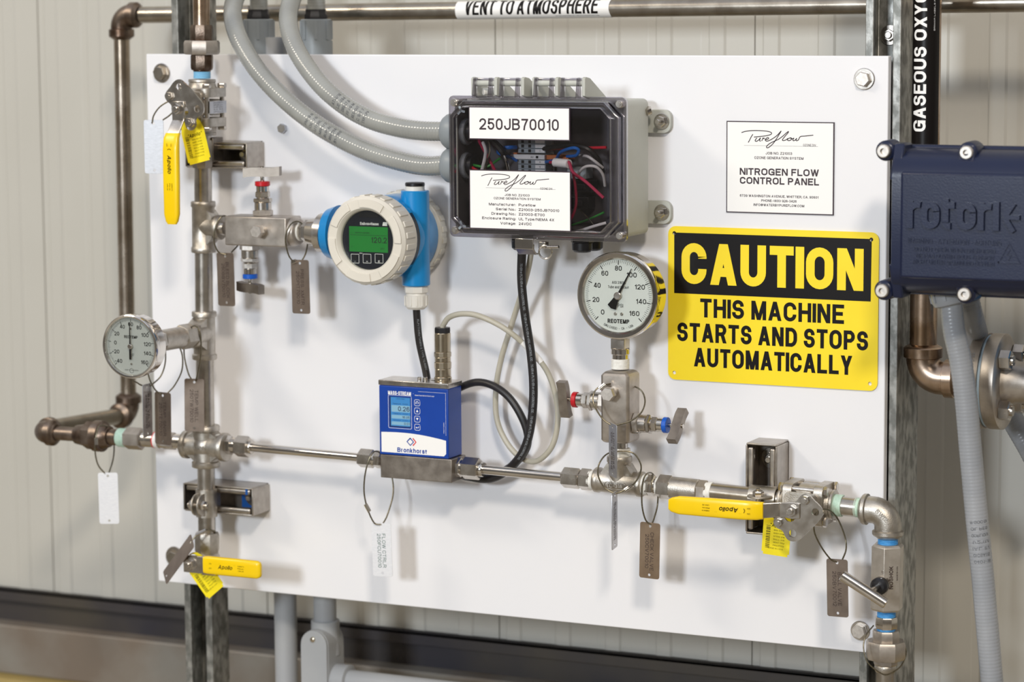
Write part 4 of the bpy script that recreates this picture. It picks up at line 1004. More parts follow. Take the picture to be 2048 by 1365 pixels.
text(g, 'ESC', fx(722, 506.7)+Y*.2, X, Z, 1.5, 4.2, bold=.02)
TR.part('face_print', g, 'white', parent=face)
for i in range(3):
    q = fx(710+24*i, 515); g = G(); g.plate(circ(0, 0, 2.9, 20), q, X, Z, Y*.5); TR.part('push_button', g, 'blackplastic', parent=face)
g = G(); q = fx(737, 430); g.plate(rrect(26, 6, 1.5), q, X, Z, Y*.6); TR.part('sensor_bar', g, 'blackplastic', parent=face, bevel=.3)
g = G(); g.plate(circ(0, 0, 36.5, 48), DC(110), X, Z, Y*.4); TR.part('glass', g, 'glass')
# cable entries on the right flank
ex = at(831, 470, 52).x; t0 = at(831, 381, 52).z; t1 = at(831, 571, 52).z
g = G(); g.lathe(V((ex, -52, t1)), Z, [(0, 16), (1, 17), (t0-t1-1, 17), (t0-t1, 16)], 32); TR.part('cable_entry', g, 'ehblue')
g = G(); g.box(V((ex-12, -52, DZ-1)), 16, 19, 30); TR.part('entry_web', g, 'ehblue', bevel=6, bseg=4)
g = G(); g.cyl(V((ex, -52, t0)), V((ex, -52, t0+5)), 11.5, 28); TR.part('plug_collar', g, 'creamplast')
g = G(); g.cyl(V((ex, -52, t0+5)), V((ex, -52, t0+9.5)), 11.8, 12, ch=1); TR.part('plug', g, 'blackplastic')
g = G(); aa = [math.radians(-38+76*i/12) for i in range(13)]
vs = []; 
for q in aa:
    for dd in (79, 71): vs.append(DC(dd)+(X*math.cos(q)+Z*math.sin(q))*50.4)
g.add(vs, [(2*i, 2*i+1, 2*i+3, 2*i+2) for i in range(12)]); TR.part('rating_strip', g, 'blackplastic', smooth=60)
CGL = Thing('cable_gland', 'cream plastic cable gland under the blue transmitter', 'gland', V((ex, -52, t1-28)))
g = G(); g.lathe(V((ex, -52, t1-9)), Z, [(0, 13.5), (1, 14.5), (8, 14.5), (9, 13.5)], 8, .2); CGL.part('base_hex', g, 'creamplast')
g = G(); g.lathe(V((ex, -52, t1-29)), Z, [(0, 6), (.4, 10), (3.5, 13.3), (17, 13.9), (18, 12.6), (20, 12)], 28); CGL.part('dome_nut', g, 'creamplast')
g = G()
for k in range(12):
    q = 2*PI*k/12; e = X*math.cos(q)+Y*math.sin(q); g.box(V((ex, -52, t1-18))+e*13.7, .6, .9, 6, e, e.cross(Z), Z)
CGL.part('nut_rib', g, 'creamplast', kind='stuff')

# ================================================================ JUNCTION BOX
a = at(883, 192, 115); b = at(1240.5, 488.5, 115); BX0, BX1, BZ1, BZ0 = a.x, b.x, a.z, b.z
JB = Thing('junction_box', 'grey junction box with clear hinged lid, number plate and wiring inside', 'box', V(((BX0+BX1)/2, 0, BZ0)))
bx0, bx1, bz0, bz1 = BX0+4, BX1-4, BZ0+4, BZ1-4; cxb, czb = (bx0+bx1)/2, (bz0+bz1)/2; W_, H_ = bx1-bx0, bz1-bz0
def rr3(g, d0, d1, w0, h0, w1, h1, r, wall=3.0):
    o0 = rrect(w0, h0, r, 4); o1 = rrect(w1, h1, r, 4); i0 = rrect(w0-2*wall, h0-2*wall, r-1, 4); i1 = rrect(w1-2*wall, h1-2*wall, r-1, 4); n = len(o0)
    P = lambda l, d: [V((cxb+p[0], -d, czb+p[1])) for p in l]
    vs = P(o0, d0)+P(o1, d1)+P(i1, d1)+P(i0, d0+wall); fs = []
    for k in range(3):
        for i in range(n): fs.append((k*n+i, k*n+(i+1) % n, (k+1)*n+(i+1) % n, (k+1)*n+i))
    fs.append(tuple(range(n))); fs.append(tuple(3*n+i for i in range(n)))
    g.add(vs, fs)
g = G(); rr3(g, 22, 90, W_, H_, W_, H_, 7); body = JB.part('enclosure_body', g, 'greyplastic', bevel=1.2)
g = G(); 
o0 = rrect(W_-30, H_-34, 7, 4); o1 = rrect(W_-1, H_-1, 7, 4); n = len(o0)
g.add([V((cxb+p[0], -1.0, czb+p[1])) for p in o0]+[V((cxb+p[0], -23, czb+p[1])) for p in o1], [(i, (i+1) % n, n+(i+1) % n, n+i) for i in range(n)]+[tuple(range(n)), tuple(n+i for i in range(n))])
JB.part('tapered_back', g, 'greyplastic', bevel=1)
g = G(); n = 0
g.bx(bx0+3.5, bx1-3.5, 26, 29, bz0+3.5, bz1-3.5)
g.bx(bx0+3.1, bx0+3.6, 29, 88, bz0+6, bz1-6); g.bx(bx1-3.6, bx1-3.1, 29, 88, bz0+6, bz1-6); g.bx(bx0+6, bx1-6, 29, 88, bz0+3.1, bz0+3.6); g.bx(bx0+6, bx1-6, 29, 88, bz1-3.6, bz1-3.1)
JB.part('shade_lining', g, 'boxshade')  # added lining, coloured dark for the shade inside the enclosure
g = G(); g.bx(bx0+20, bx1-18, 33, 35, bz0+12, bz1-12); JB.part('mounting_plate', g, 'boxshade')
# clear lid
lid = JB.part('lid_window', G().bx(BX0+17, BX1-17, 112.5, 115, BZ0+14, BZ1-14), 'clear')
cl = 22; lw, lh = BX1-BX0, BZ1-BZ0
def octo(w, h, c): return [(w/2, h/2-c), (w/2-c, h/2), (-w/2+c, h/2), (-w/2, h/2-c), (-w/2, -h/2+c), (-w/2+c, -h/2), (w/2-c, -h/2), (w/2, -h/2+c)]
Oc = V(((BX0+BX1)/2, 0, (BZ0+BZ1)/2))
g = G(); g.plate(rrect(lw, lh, 6, 4), Oc+Y*92, X, Z, Y*5, [octo(lw-9, lh-9, 18)]); JB.part('lid_flange', g, 'clearedge', bevel=1.2)
for k, (ww, dd0, dd1, cc) in enumerate(((12, 97, 107, 17), (25, 107, 113, 13))):
    g = G(); g.plate(octo(lw-ww, lh-ww*.9, cc), Oc+Y*dd0, X, Z, Y*(dd1-dd0), [octo(lw-ww-(7 if k == 0 else 4), lh-ww*.9-(7 if k == 0 else 4), cc-2)])
    JB.part('lid_rim', g, 'clearedge', bevel=1.0)
g = G(); g.plate(octo(lw-14, lh-12, 17), Oc+Y*106, X, Z, Y*1.2, [octo(lw-28, lh-26, 13)]); JB.part('lid_step', g, 'clearedge')
for sx in (-1, 1):
    for sz in (-1, 1):
        q = Oc+X*sx*(lw/2-8)+Z*sz*(lh/2-8); g = G(); g.cyl(q+Y*90, q+Y*100, 4.6, 18, ch=.8); g.cyl(q+Y*99, q+Y*101, 2.3, 14); JB.part('corner_screw', g, 'mach')
for zz in (at(940, 222, 113).z, at(940, 452, 113).z):
    q = V((at(922, 230, 111).x, -111.5, zz)); g = G()
    for k in range(3):
        an = PI*(.5+2*k/3)+.3; g.stroke([(0, 0), (5.5*math.cos(an), 5.5*math.sin(an))], 2.6, q, X, Z, Y*.5)
    JB.part('moulded_mark', g, 'term')
# hinges
for u0 in (946, 1000, 1068, 1122):
    xa = at(u0, 175, 104).x; xb = at(u0+44, 175, 104).x; zt2 = at(u0, 155, 104).z
    g = G()
    for xx in (xa+2, xb-6):
        g.plate([(-3, -2), (3, -2), (2.4, zt2-BZ1), (-1.0, zt2-BZ1)], V((xx, -106, BZ1)), X, Z, Y*-4); 
    g.bx(xa, xb-2, 98, 101, zt2-4, zt2-.5)
    JB.part('lid_hinge_arm', g, 'clearedge', bevel=.8)
    g = G(); g.cyl(V((xa, -99, zt2-6.5)), V((xb-2, -99, zt2-6.5)), 3.6, 16); JB.part('hinge_barrel', g, 'greyplastic')
    for xx in ([xb-2] if u0 in (1000, 1122, 946, 1068) else [])+([xa-3] if u0 in (946, 1068) else []):
        g = G(); g.plate([(88, -3), (103, -3+4), (103, zt2-BZ1-1), (98, zt2-BZ1+.5), (88, zt2-BZ1-1), (40, -3)], V((xx, 0, BZ1)), Y, Z, X*4); JB.part('body_hinge_lug', g, 'greyplastic', bevel=.6)
g = G(); p = at(969, 186, 100); g.cyl(V((p.x-6, -92, p.z+1)), V((p.x+12, -70, p.z+2)), 4.2, 16, ch=1); JB.part('hinge_pin', g, 'creamplast')
# mounting feet
for v in (243, 425):
    q = at(1326, v, 6); xr0 = bx1-16
    g = G(); wf = q.x+10-xr0; g.plate(rrect(wf, 27, 9, 5), V((xr0+wf/2, -.05, q.z)), X, Z, Y*7); JB.part('mounting_foot', g, 'greyplastic', bevel=1.5)
    o_ = V((q.x-1, -7, q.z)); g = G(); g.ring(o_, Y, 9.5, 3, 1.6, 24, .4); g.hexp(o_+Y*1.6, o_+Y*6.5, 6.6, .2); g.cyl(o_+Y*6, o_+Y*15, 3.2, 14, ch=.6); JB.part('mounting_bolt', g, 'polish')
p = V((bx1+1, -24, at(1310, 228, 20).z)); g = G(); g.hexp(p, p+(Z*.9+Y*.5)*8, 5, .3); JB.part('earth_nut', g, 'mach')
# bottom latch
xa, xb = at(1034, 490, 108).x, at(1070, 490, 108).x; zl = BZ0
g = G(); g.bx(xa, xb, 112, 113.5, zl-10, zl+2); g.bx(xa, xb, 100, 113.5, zl+1, zl+2.4)
g.plate([(112, -8), (113.5, -9), (104, -17), (96, -17), (96, -15.5), (103, -15.5)], V((xa, 0, zl)), Y, Z, X*(xb-xa)); JB.part('latch', g, 'polish', bevel=.6)
g = G(); g.bx(xb+4, xb+13, 98, 108, zl-9, zl-1); JB.part('latch_hasp', g, 'mach', bevel=1)
c = V((xb+13, -108, zl-13)); g = G(); g.tube([c+(X*math.cos(q)+Z*math.sin(q)*.95)*8 for q in [2*PI*i/24 for i in range(24)]], 1.1, 8, closed=True); g.cyl(c+X*2+Z*6, c+X*17+Z*6.5, 2.0, 12, ch=.5); JB.part('pull_ring', g, 'polish')
# wiring inside: rail, terminals, wires (things of their own inside the box)
P_ = lambda u, v, d: at(u, v, d)
ra = P_(1040, 300, 60); 
xt0, xt1 = P_(1036, 300, 62).x, P_(1088, 300, 62).x
g = G(); xm = (xt0+xt1)/2; g.bx(xm-6, xm+12, 35.2, 40, bz0+16, bz1-16); g.bx(xm-14, xm+20, 40, 42, bz0+16, bz1-16)
single('mounting_rail', 'metal terminal rail behind the terminals inside the clear-lidded box', 'rail', g, 'mach')
rows = [(292, 'term'), (301.5, 'term'), (313.5, 'white'), (323.5, 'term'), (333, 'term'), (342, 'term'), (273, 'term'), (283, 'term'), (350, 'term')]
for i, (v, m_) in enumerate(rows):
    zc = P_(1040, v, 62).z; h = 4.6 if m_ != 'white' else 4.9; ext = 6 if m_ == 'white' else 0
    pos = {292: 'third from the top', 301.5: 'just above the white one', 313.5: '', 323.5: 'just under the white one', 333: 'two below the white one', 342: 'three below the white one', 273: 'topmost, behind the number plate', 283: 'second from the top', 350: 'lowest, behind the lower plate'}[v]
    T = Thing('terminal_block', ('white relay terminal in the middle of the stack inside the junction box' if m_ == 'white' else 'grey terminal inside the junction box, '+pos), 'terminal', V((xm, -42, zc)), 'terminals in the junction box')
    g = G(); g.bx(xt0-ext*1.4, xt1+2, 42.1, 62+ext*.5, zc-h/2*1.12, zc+h/2*1.12); T.part('terminal_body', g, m_, bevel=.4)
    if m_ == 'white':
        g = G(); g.bx(xt1-9, xt1-6, 65.05, 65.2, zc-1.4, zc+1.4); text(g, 'A2', V((xt1-14, -65.2, zc)), X, Z, 2.2, 3.4, res=1); T.part('terminal_mark', g, 'black')
        g = G(); g.bx(xt1+2, xt1+30, 42, 60, zc-2.8, zc+2.4); T.part('orange_bridge', g, 'orange', bevel=.3)
        g = G(); g.bx(xt0-6, xt0-1, 50, 63, zc+2.8, zc+4.6); T.part('release_lever', g, 'orange')
    else:
        for k in (0, 1, 2):
            g = G(); cx_ = xt0+6+9*k; g.bx(cx_-1.7, cx_+1.7, 62.05, 62.3, zc-1.7, zc+1.7); T.part('wire_port', g, 'black')
        g = G(); g.bx(xt1-11, xt1+1, 62.05, 62.6, zc-1.9, zc+1.9); T.part('marker', g, 'white')
        if v in (301.5, 323.5, 333): g = G(); text(g, {301.5: '1', 323.5: '4', 333: '4'}[v], V((xt1-5, -62.8, zc)), X, Z, 2, None, res=1); T.part('marker_number', g, 'black')
def wire(label, pts, r, m, cat='wire', name='wire', group=None, n=8, k=6):
    P = spline([P_(*p) for p in pts], k); g = G(); g.tube(P, r, n); return single(name, label, cat, g, m, group), P
W = [('blue loop wire arching right of the terminals in the junction box', [(1113, 318, 62), (1122, 304, 78), (1145, 296, 84), (1157, 300, 82), (1152, 311, 78), (1134, 313, 70)], 1.9, 'wblue'),
     ('crimson wire running down to the right edge of the junction box', [(1100, 325, 80), (1135, 323, 92), (1146, 345, 94), (1172, 364, 92), (1207, 396, 90)], 1.9, 'wpink'),
     ('second crimson wire dropping behind the lower plate', [(1146, 345, 90), (1151, 375, 84), (1152, 410, 80), (1143, 436, 74), (1130, 448, 70)], 1.6, 'wpink'),
     ('red wire running to the upper right edge of the box', [(1085, 300, 60), (1130, 296, 66), (1175, 296, 70), (1213, 295, 72)], 1.7, 'wred'),
     ('black wire bundle arching over the blue loop', [(1088, 298, 60), (1130, 291, 74), (1170, 296, 78), (1195, 318, 70), (1205, 345, 60)], 3.2, 'wblack'),
     ('white wire arching at the right side of the box', [(1154, 350, 74), (1170, 334, 84), (1192, 334, 84), (1206, 350, 76), (1210, 372, 66)], 1.7, 'wwhite'),
     ('white wire along the bottom right of the box', [(1135, 468, 70), (1165, 460, 84), (1190, 452, 90), (1212, 446, 86)], 1.7, 'wwhite'),
     ('blue wire entering the stack from the left', [(1003, 297, 70), (1020, 295, 74), (1032, 295, 66)], 2.4, 'wblue'),
     ('curled blue wire under the drain lead', [(1034, 322, 64), (1015, 312, 70), (1000, 308, 70), (995, 303, 64), (1003, 298, 60)], 1.8, 'wblue'),
     ('white wire dropping from the upper left gland', [(966, 285, 80), (971, 300, 84), (970, 315, 84), (964, 340, 80)], 2.1, 'wwhite'),
     ('bare shield wire dropping from the upper left gland', [(978, 282, 78), (980, 300, 80), (976, 318, 80), (970, 342, 78)], 1.2, 'brass'),
     ('crimson wire crossing the left side of the box', [(957, 280, 60), (968, 300, 70), (980, 322, 74), (992, 346, 70)], 1.9, 'wpink'),
     ('black sheathed lead running diagonally to the terminals', [(983, 280, 70), (1000, 297, 82), (1010, 312, 80)], 4.0, 'wblack'),
     ('silver shield braid below the diagonal black lead', [(1004, 303, 82), (1013, 322, 82), (1018, 345, 76)], 1.8, 'polish'),
     ('green wire leaving the lower left gland', [(938, 327, 66), (955, 332, 78), (975, 333, 76), (1000, 317, 66)], 1.5, 'wgreen'),
     ('red wire leaving the lower left gland', [(938, 330, 70), (948, 338, 78), (962, 345, 76)], 1.8, 'wred'),
     ('blue wire stub right of the terminals', [(1092, 324, 62), (1104, 322, 70), (1112, 322, 66)], 1.9, 'wblue'),
     ('white and blue striped wire at the right', [(1160, 311, 62), (1175, 313, 74), (1190, 323, 74), (1206, 336, 66)], 1.7, 'wwhite'),
     ('crimson wire along the bottom behind the lower plate', [(1040, 466, 64), (1090, 470, 78), (1150, 474, 86), (1195, 468, 84)], 1.9, 'wpink'),
     ('white wire along the bottom left of the box', [(1000, 460, 60), (1050, 466, 70), (1100, 470, 72)], 1.9, 'wwhite'),
     ('green wire low at the right edge of the box', [(1140, 452, 50), (1175, 440, 60), (1208, 425, 62)], 1.3, 'wgreen'),
     ('yellow-green bare wire low at the right of the box', [(1160, 420, 60), (1172, 432, 70), (1187, 450, 76)], .8, 'brass')]
for lb, pts, r, m_ in W: wire(lb, pts, r, m_, group='wires inside the junction box')
g = G(); a = P_(1110, 325, 84); b = P_(1138, 328, 92); g.cyl(a, b, 5.2, 16); single('wire_label', 'white sleeve label on the crimson wire inside the junction box', 'label', g, 'white')
for u, v, c_ in ((1160, 345, 'term'), (1170, 372, 'blackplastic'), (1165, 405, 'blackplastic')):
    q = P_(u, v, 48); g = G(); g.box(q, 12, 10, 7); g.box(q+Y*11, 5, 1.5, 3); single('relay_base', {345: 'grey relay socket at the right inside the junction box, topmost', 372: 'dark relay socket at the right inside the junction box, middle one', 405: 'dark relay socket at the right inside the junction box, lowest one'}[v], 'relay', g, c_, bevel=.8)
label_plate('number_plate', 'white number plate reading 250JB70010 on the clear box lid', 939, 215, 1138, 280, 115.05, [('250JB70010', .5, .53, .80, .37, 'c', .012)])
label_plate('data_plate', 'white data plate with maker and voltage lines on the clear box lid', 940, 341, 1140, 462, 115.05, [
    ('OZONE DIV.', .77, .285, .125, .035, 'c', 0), ('JOB NO. Z21003', .475, .41, .25, .038, 'c', .02), ('OZONE GENERATION SYSTEM', .475, .472, .47, .038, 'c', .02),
    ('Manufacturer:', .46, .578, .27, .045, 'r', .025), ('Pureflow', .49, .578, .17, .045, 'l', .025),
    ('Serial No.:', .46, .66, .20, .045, 'r', .025), ('Z21003-250JB70010', .49, .66, .405, .045, 'l', .025),
    ('Drawing No.:', .46, .74, .245, .045, 'r', .025), ('Z21003-E700', .49, .74, .26, .045, 'l', .025),
    ('Enclosure Rating:', .46, .822, .34, .045, 'r', .025), ('UL Type/NEMA 4X', .49, .822, .355, .045, 'l', .025),
    ('Voltage:', .46, .905, .155, .045, 'r', .025), ('24VDC', .49, .905, .13, .045, 'l', .025)], (.455, .19, .68, .62, .295))

# glands and conduits on the left of the box
def path_px(pts, k=10): return spline([at(*p) for p in pts], k)
gp = []
for i, (v, nm) in enumerate(((263, 'upper'), (330, 'lower'))):
    q = at(884, v, 72); q.x = bx0
    T = Thing('conduit_gland', 'grey dome conduit gland on the left of the clear-lidded box, '+nm+' of two', 'gland', q, None)
    g = G(); g.lathe(q-X*22, X, [(0, 13), (1, 17.5), (5, 20.5), (12, 21.5), (17, 21.5), (17.5, 20), (22, 20)], 28); T.part('dome_nut', g, 'gland')
    g = G(); g.lathe(q+X*3.5, X, [(0, 15), (3, 16), (6, 15)], 12); T.part('lock_ring', g, 'gland')
    g = G(); g.cyl(q, q+X*16, 11.5, 24); T.part('threaded_throat', g, 'blackplastic')
    gp.append(q-X*20)
def conduit(label, pts, r, m, name='flexible_conduit', rib=True, lines=None, k=14, n=20, first=None, cat='conduit'):
    P = path_px(pts, k) if first is None else spline([first]+[at(*p) for p in pts], k)
    T = Thing(name, label, cat, P[0])
    g = G()
    # resample finely for the faint helical ribs
    cum = [0.0]
    for a, b in zip(P, P[1:]): cum.append(cum[-1]+(b-a).length)
    tot = cum[-1]; N = int(tot/1.3); Q = []; j = 0
    for i in range(N+1):
        s = tot*i/N
        while j < len(cum)-2 and cum[j+1] < s: j += 1
        Q.append(P[j].lerp(P[j+1], (s-cum[j])/max(cum[j+1]-cum[j], 1e-6)))
    g.tube(Q, (lambda t: r+(.34 if int(t*N+.5) % 3 == 0 else 0)) if rib else r, n); T.part('sheath', g, m, smooth=60)
    return T, Q
CT1, Q1 = conduit('upper grey flexible conduit curving from the box up past the top of the frame', [(845, 262, 72), (800, 256, 70), (748, 242, 66), (700, 218, 62), (655, 183, 56), (620, 143, 48), (592, 98, 34), (578, 55, 15), (578, 20, -8), (590, -15, -35), (612, -34, -60), (630, -20, -75), (633, 20, -78)], 11.3, 'conduit', first=gp[0])
CT2, Q2 = conduit('lower grey flexible conduit curving from the box to the upper left of the frame', [(850, 332, 72), (800, 323, 70), (740, 305, 68), (680, 277, 64), (620, 240, 58), (560, 190, 50), (512, 136, 40), (480, 82, 25), (466, 38, 5), (468, 5, -15), (482, -24, -40), (505, -34, -60), (516, -15, -72), (518, 20, -78)], 11.3, 'conduit', first=gp[1])
def conduit_print(T, Q, s0, rows, r, step, w_=14, h=3.2, m='greyink', flip=1, rot=True):
    """rows of stencilled letters running across the conduit"""
    g = G()
    for i, s_ in enumerate(rows):
        wr, _ = wrapper(Q, r, None, s0+step*i, 1)
        text(g, s_, None, X, Z, h, w_, bold=.0, res=1, wrap=(lambda x, y: wr(y, -x*flip)))
    T.part('stencil_print', g, m)
conduit_print(CT1, Q1, 108, ['TYP. LPV', 'C 1ET 7', 'RES-OUT', 'FF 09 M', 'DIRECT B', 'LIE 1394', 'AT)G/18'], 11.6, 8.0, 17, 4)
conduit_print(CT2, Q2, 150, ['B1-1169', '46H CSA', 'BUR AL', 'MR 1/2', 'UTQRL', 'OIL 76', 'FNC B N'], 11.6, 8.0, 17, 4)
for (u, nm, wpx) in ((518, 'left', 46), (633, 'right', 62)):
    r = 19.5
    q = at(u, 100, -78); top = at(u, 38, -78)
    T = Thing('conduit_coupling', 'grey ribbed conduit coupling behind the top edge of the backboard, %s one of two' % nm, 'coupling', V((q.x, -q.y*-1, q.z-70)))
    c = V((q.x, 78, 0)); zt3 = top.z; zm = at(u, 82, -78).z; zb3 = q.z-12
    g = G(); g.lathe(V((q.x, 78, zm)), Z, [(0, r), (zt3-zm-1, r), (zt3-zm, r-1.5)], 28); T.part('upper_socket', g, 'gland')
    g = G(); g.lathe(V((q.x, 78, zb3)), Z, [(0, r+1), (zm-zb3, r+1)], 28); T.part('lower_collar', g, 'gland')
    g = G()
    for k in range(8):
        an = 2*PI*k/8+.3; e = X*math.cos(an)+Y*math.sin(an); g.box(V((q.x, 78, (zm+zt3)/2))+e*r, 1.2, 1.6, (zt3-zm)/2-2, e, e.cross(Z), Z)
    T.part('grip_rib', g, 'gland')
    g = G(); g.lathe(V((q.x, 78, zt3)), Z, [(0, 15), (5, 15), (7, 13.5), (12, 13.5)], 8); T.part('gland_nut', g, 'blackplastic')
# pipe straps holding the vent pipe to the couplings
for i, u in enumerate((512, 628)):
    q = VA.at(u+8); g = G(); 
    for s in (-1, 1):
        P = [q+X*(s*5)+(Z*math.cos(a)+Y*math.sin(a))*(15 if True else 0) for a in [PI*(-.1+1.3*k/12) for k in range(13)]]
        g.tube(P, 2.4, 8)
    g.box(q+Y*13+Z*1, 9, 2, 9)
    single('pipe_hanger', 'dark hanger clip on the vent pipe above the %s coupling' % ('left', 'right')[i], 'clip', g, 'strutin')

# black glands under the box
for i, (u, v, nm) in enumerate(((1044, 497, 'black cable gland left of the latch under the junction box'), (1165, 500, 'black cable gland right of the pull ring under the junction box'), (1185, 498, 'black cable gland furthest right under the junction box'))):
    q = at(u, v, 70 if i < 2 else 45); q.z = bz0+.5
    T = Thing('cable_gland', nm, 'gland', q-Z*20)
    g = G(); g.lathe(q-Z*9, Z, [(0, 12.5), (.8, 13.5), (9, 13.5)], 8, .2); T.part('base_hex', g, 'blackplastic')
    g = G(); g.lathe(q-Z*20, Z, [(0, 7), (.5, 9.5), (3, 12), (11, 12.3)], 12); T.part('cap_nut', g, 'blackplastic')
    if i == 0: GQ = q-Z*19

# ================================================================ MASS FLOW CONTROLLER
xa, zt4 = at(757.5, 770.4, 71).x, at(757.5, 770.4, 71).z; xb = at(896, 780, 71).x; zb4 = at(762, 909, 71).z
MF = Thing('flow_controller', 'royal blue mass flow controller with a small display on a steel block', 'flow controller', V(((xa+xb)/2, -53, zb4-30)))
g = G(); g.bx(xa, xb, 35, 71, zb4, zt4); MF.part('blue_housing', g, 'mfcblue', bevel=1.2)
g = G(); g.bx(xa-.5, xb+.5, 34, 71.5, zt4+.2, zt4+6.5); MF.part('top_plate', g, 'mach', bevel=.8)
g = G(); g.bx(xa+1, xb+4, 33, 71, zb4-28.5, zb4-.3); MF.part('flow_block', g, 'dkblock', bevel=.8)
mw, mh = xb-xa, zt4-zb4; MP = lambda a, b, e=.1: V((xa+a*mw, -71-e, zt4-b*mh))
arc = [(.02, .675)]+[(.02+.96*t, .675+.065*t+(-.035)*math.sin(PI*t)) for t in [i/12 for i in range(13)]]
pts = [(xa+.03*mw, zb4+3.2), (xa+.965*mw-3, zb4+3.0), (xa+.965*mw, zb4+6)]+[(xa+a*mw, zt4-b*mh) for a, b in reversed(arc[1:])]
pts = [(max(min(p[0], xa+.965*mw), xa+.03*mw), p[1]) for p in pts]
g = G(); g.plate(pts, V((0, -71.02, 0)), X, Z, Y*.1); MF.part('white_band', g, 'white')
g = G(); text(g, 'Bronkhorst', MP(.475, .915, .25), X, Z, 5.6, 40, bold=.035)
c = MP(.475, .79, .25)
g.stroke([(-2.3, 4.4), (-6.7, 0), (-2.3, -4.4), (2.1, 0), (-2.3, 4.4), (-3.0, 3.7)], 1.5, c, X, Z); MF.part('logo_print', g, 'mfcblue')
g = G(); g.stroke([(1.2, 4.5), (5.4, 0), (1.2, -4.5)], 1.5, c, X, Z); MF.part('logo_chevron', g, 'redlogo')
g = G(); text(g, 'MASS-STREAM', MP(.135, .10), X, Z, 4.4, 31, 'l', bold=.025); text(g, '\u2122', MP(.50, .10), X, Z, 1.2, None); text(g, 'Mass Flow Meter/Controller', MP(.525, .115), X, Z, 1.5, 26, 'l')
for k in range(4):
    y = .222+.117*k; q = MP(.555, y); r_ = [(p[0], p[1]) for p in rrect(7.4, 7.4, 1.8, 3)]; g.stroke(r_+[r_[0], r_[1]], .45, q, X, Z)
    if k == 0: g.stroke([(1.2*math.cos(a)*1.3, 1.2*math.sin(a)*1.3) for a in [math.radians(-60+240*i/10) for i in range(11)]], .6, q, X, Z); g.plate([(-2.4, -.2), (-.6, -.2), (-1.5, -1.8)], q, X, Z, Y*.03)
    elif k == 1: g.plate([(-1.7, -1.4), (1.7, -1.4), (0, 1.6)], q, X, Z, Y*.03)
    elif k == 2: g.plate([(-1.7, 1.4), (1.7, 1.4), (0, -1.6)], q, X, Z, Y*.03)
    else: g.stroke([(1.8, 1.2), (1.8, -.6), (-1, -.6)], .6, q, X, Z); g.plate([(-2.4, -.6), (-.8, .5), (-.8, -1.7)], q, X, Z, Y*.03)
r_ = rrect(.335*mw, .475*mh, 1.5, 3); g.stroke(r_+[r_[0], r_[1]], .4, MP(.305, .37), X, Z)
g.stroke([(0, 0), (.40*mw, 0)], .25, MP(.57, .06), X, Z); g.stroke([(0, 0), (0, -.60*mh)], .25, MP(.965, .065), X, Z)
text(g, 'made in Holland', MP(.935, .56), Z, -X, 1.2, 13, res=1)
MF.part('panel_print', g, 'white')
dx0, dx1, dz0_, dz1_ = xa+.155*mw, xa+.455*mw, zt4-.59*mh, zt4-.155*mh
scr = MF.part('display', G().bx(dx0, dx1, 71.03, 71.12, dz0_, dz1_), 'lcddark')
sx0 = dx0+.5; MF.part('display_glow', G().bx(dx0+1.6, dx1-.2, 71.12, 71.2, dz0_+1.2, dz1_-.5), 'lcdblue', parent=scr)
g = G(); dh = dz1_-dz0_
for (a_, b_) in ((.28, .50), (.60, .72), (.82, .93)): g.bx(dx0+2.6, dx1-.3, 71.2, 71.25, dz1_-b_*dh, dz1_-a_*dh)
MF.part('display_rows', g, 'lcdpale', parent=scr)
g = G()
for (s_, fy, h_, w_, al) in (('0.26', .39, 5.6, 15.5, 'r'), ('16.05', .66, 2.7, 10, 'r'), ('0.01', .875, 2.7, 7.5, 'r')):
    text(g, s_, V((dx1-.9, -71.35, dz1_-fy*dh)), X, Z, h_, w_, al, bold=.01)
for (s_, fy, f) in (('Measure   ln/min', .225, 20), ('Capacity   ln/min', .55, 20), ('Setpoint   ln/min', .77, 20), ('LOCK RDC', .06, 12)):
    text(g, s_, V(((dx0+dx1)/2+1, -71.35, dz1_-fy*dh)), X, Z, 1.3, f, res=1)
MF.part('display_text', g, 'lcddark', parent=scr)
for (u, v) in ((839, 762), (851, 759), (864, 764), (868, 758)):
    q = at(u, v, 52); q.z = zt4+6.5; g = G(); g.cyl(q, q+Z*(3.5 if u < 855 else .8), 2.4 if u < 855 else 1.4, 14, ch=.4); MF.part('top_screw', g, 'polish')
cq = V((at(886, 765, 50).x, -50, zt4+6.5)); CN = Thing('round_connector', 'nickel plated round plug standing on the blue flow controller', 'connector', cq)
z_ = 0
for (h_, w_, k_, m_, nm) in ((5, 21, 'c', 'brass', 'base_ring'), (10, 19.5, 'c', 'brass', 'shell'), (8, 20.6, 'o', 'brass', 'knurled_ring'), (6, 19.2, 'c', 'brass', 'shell'), (6, 20.6, 'o', 'brass', 'knurled_ring'), (23, 19.4, 'o', 'brass', 'shell'), (6.5, 19.6, 'o', 'blackplastic', 'cap_nut')):
    g = G(); n_ = 28 if k_ == 'c' else (12 if m_ != 'blackplastic' else 8); g.lathe(cq+Z*z_, Z, [(0, w_/2*.96), (.7, w_/2), (h_-.7, w_/2), (h_, w_/2*.96)], n_ if nm != 'shell' or k_ == 'c' else 28); CN.part(nm, g, m_, smooth=20); z_ += h_

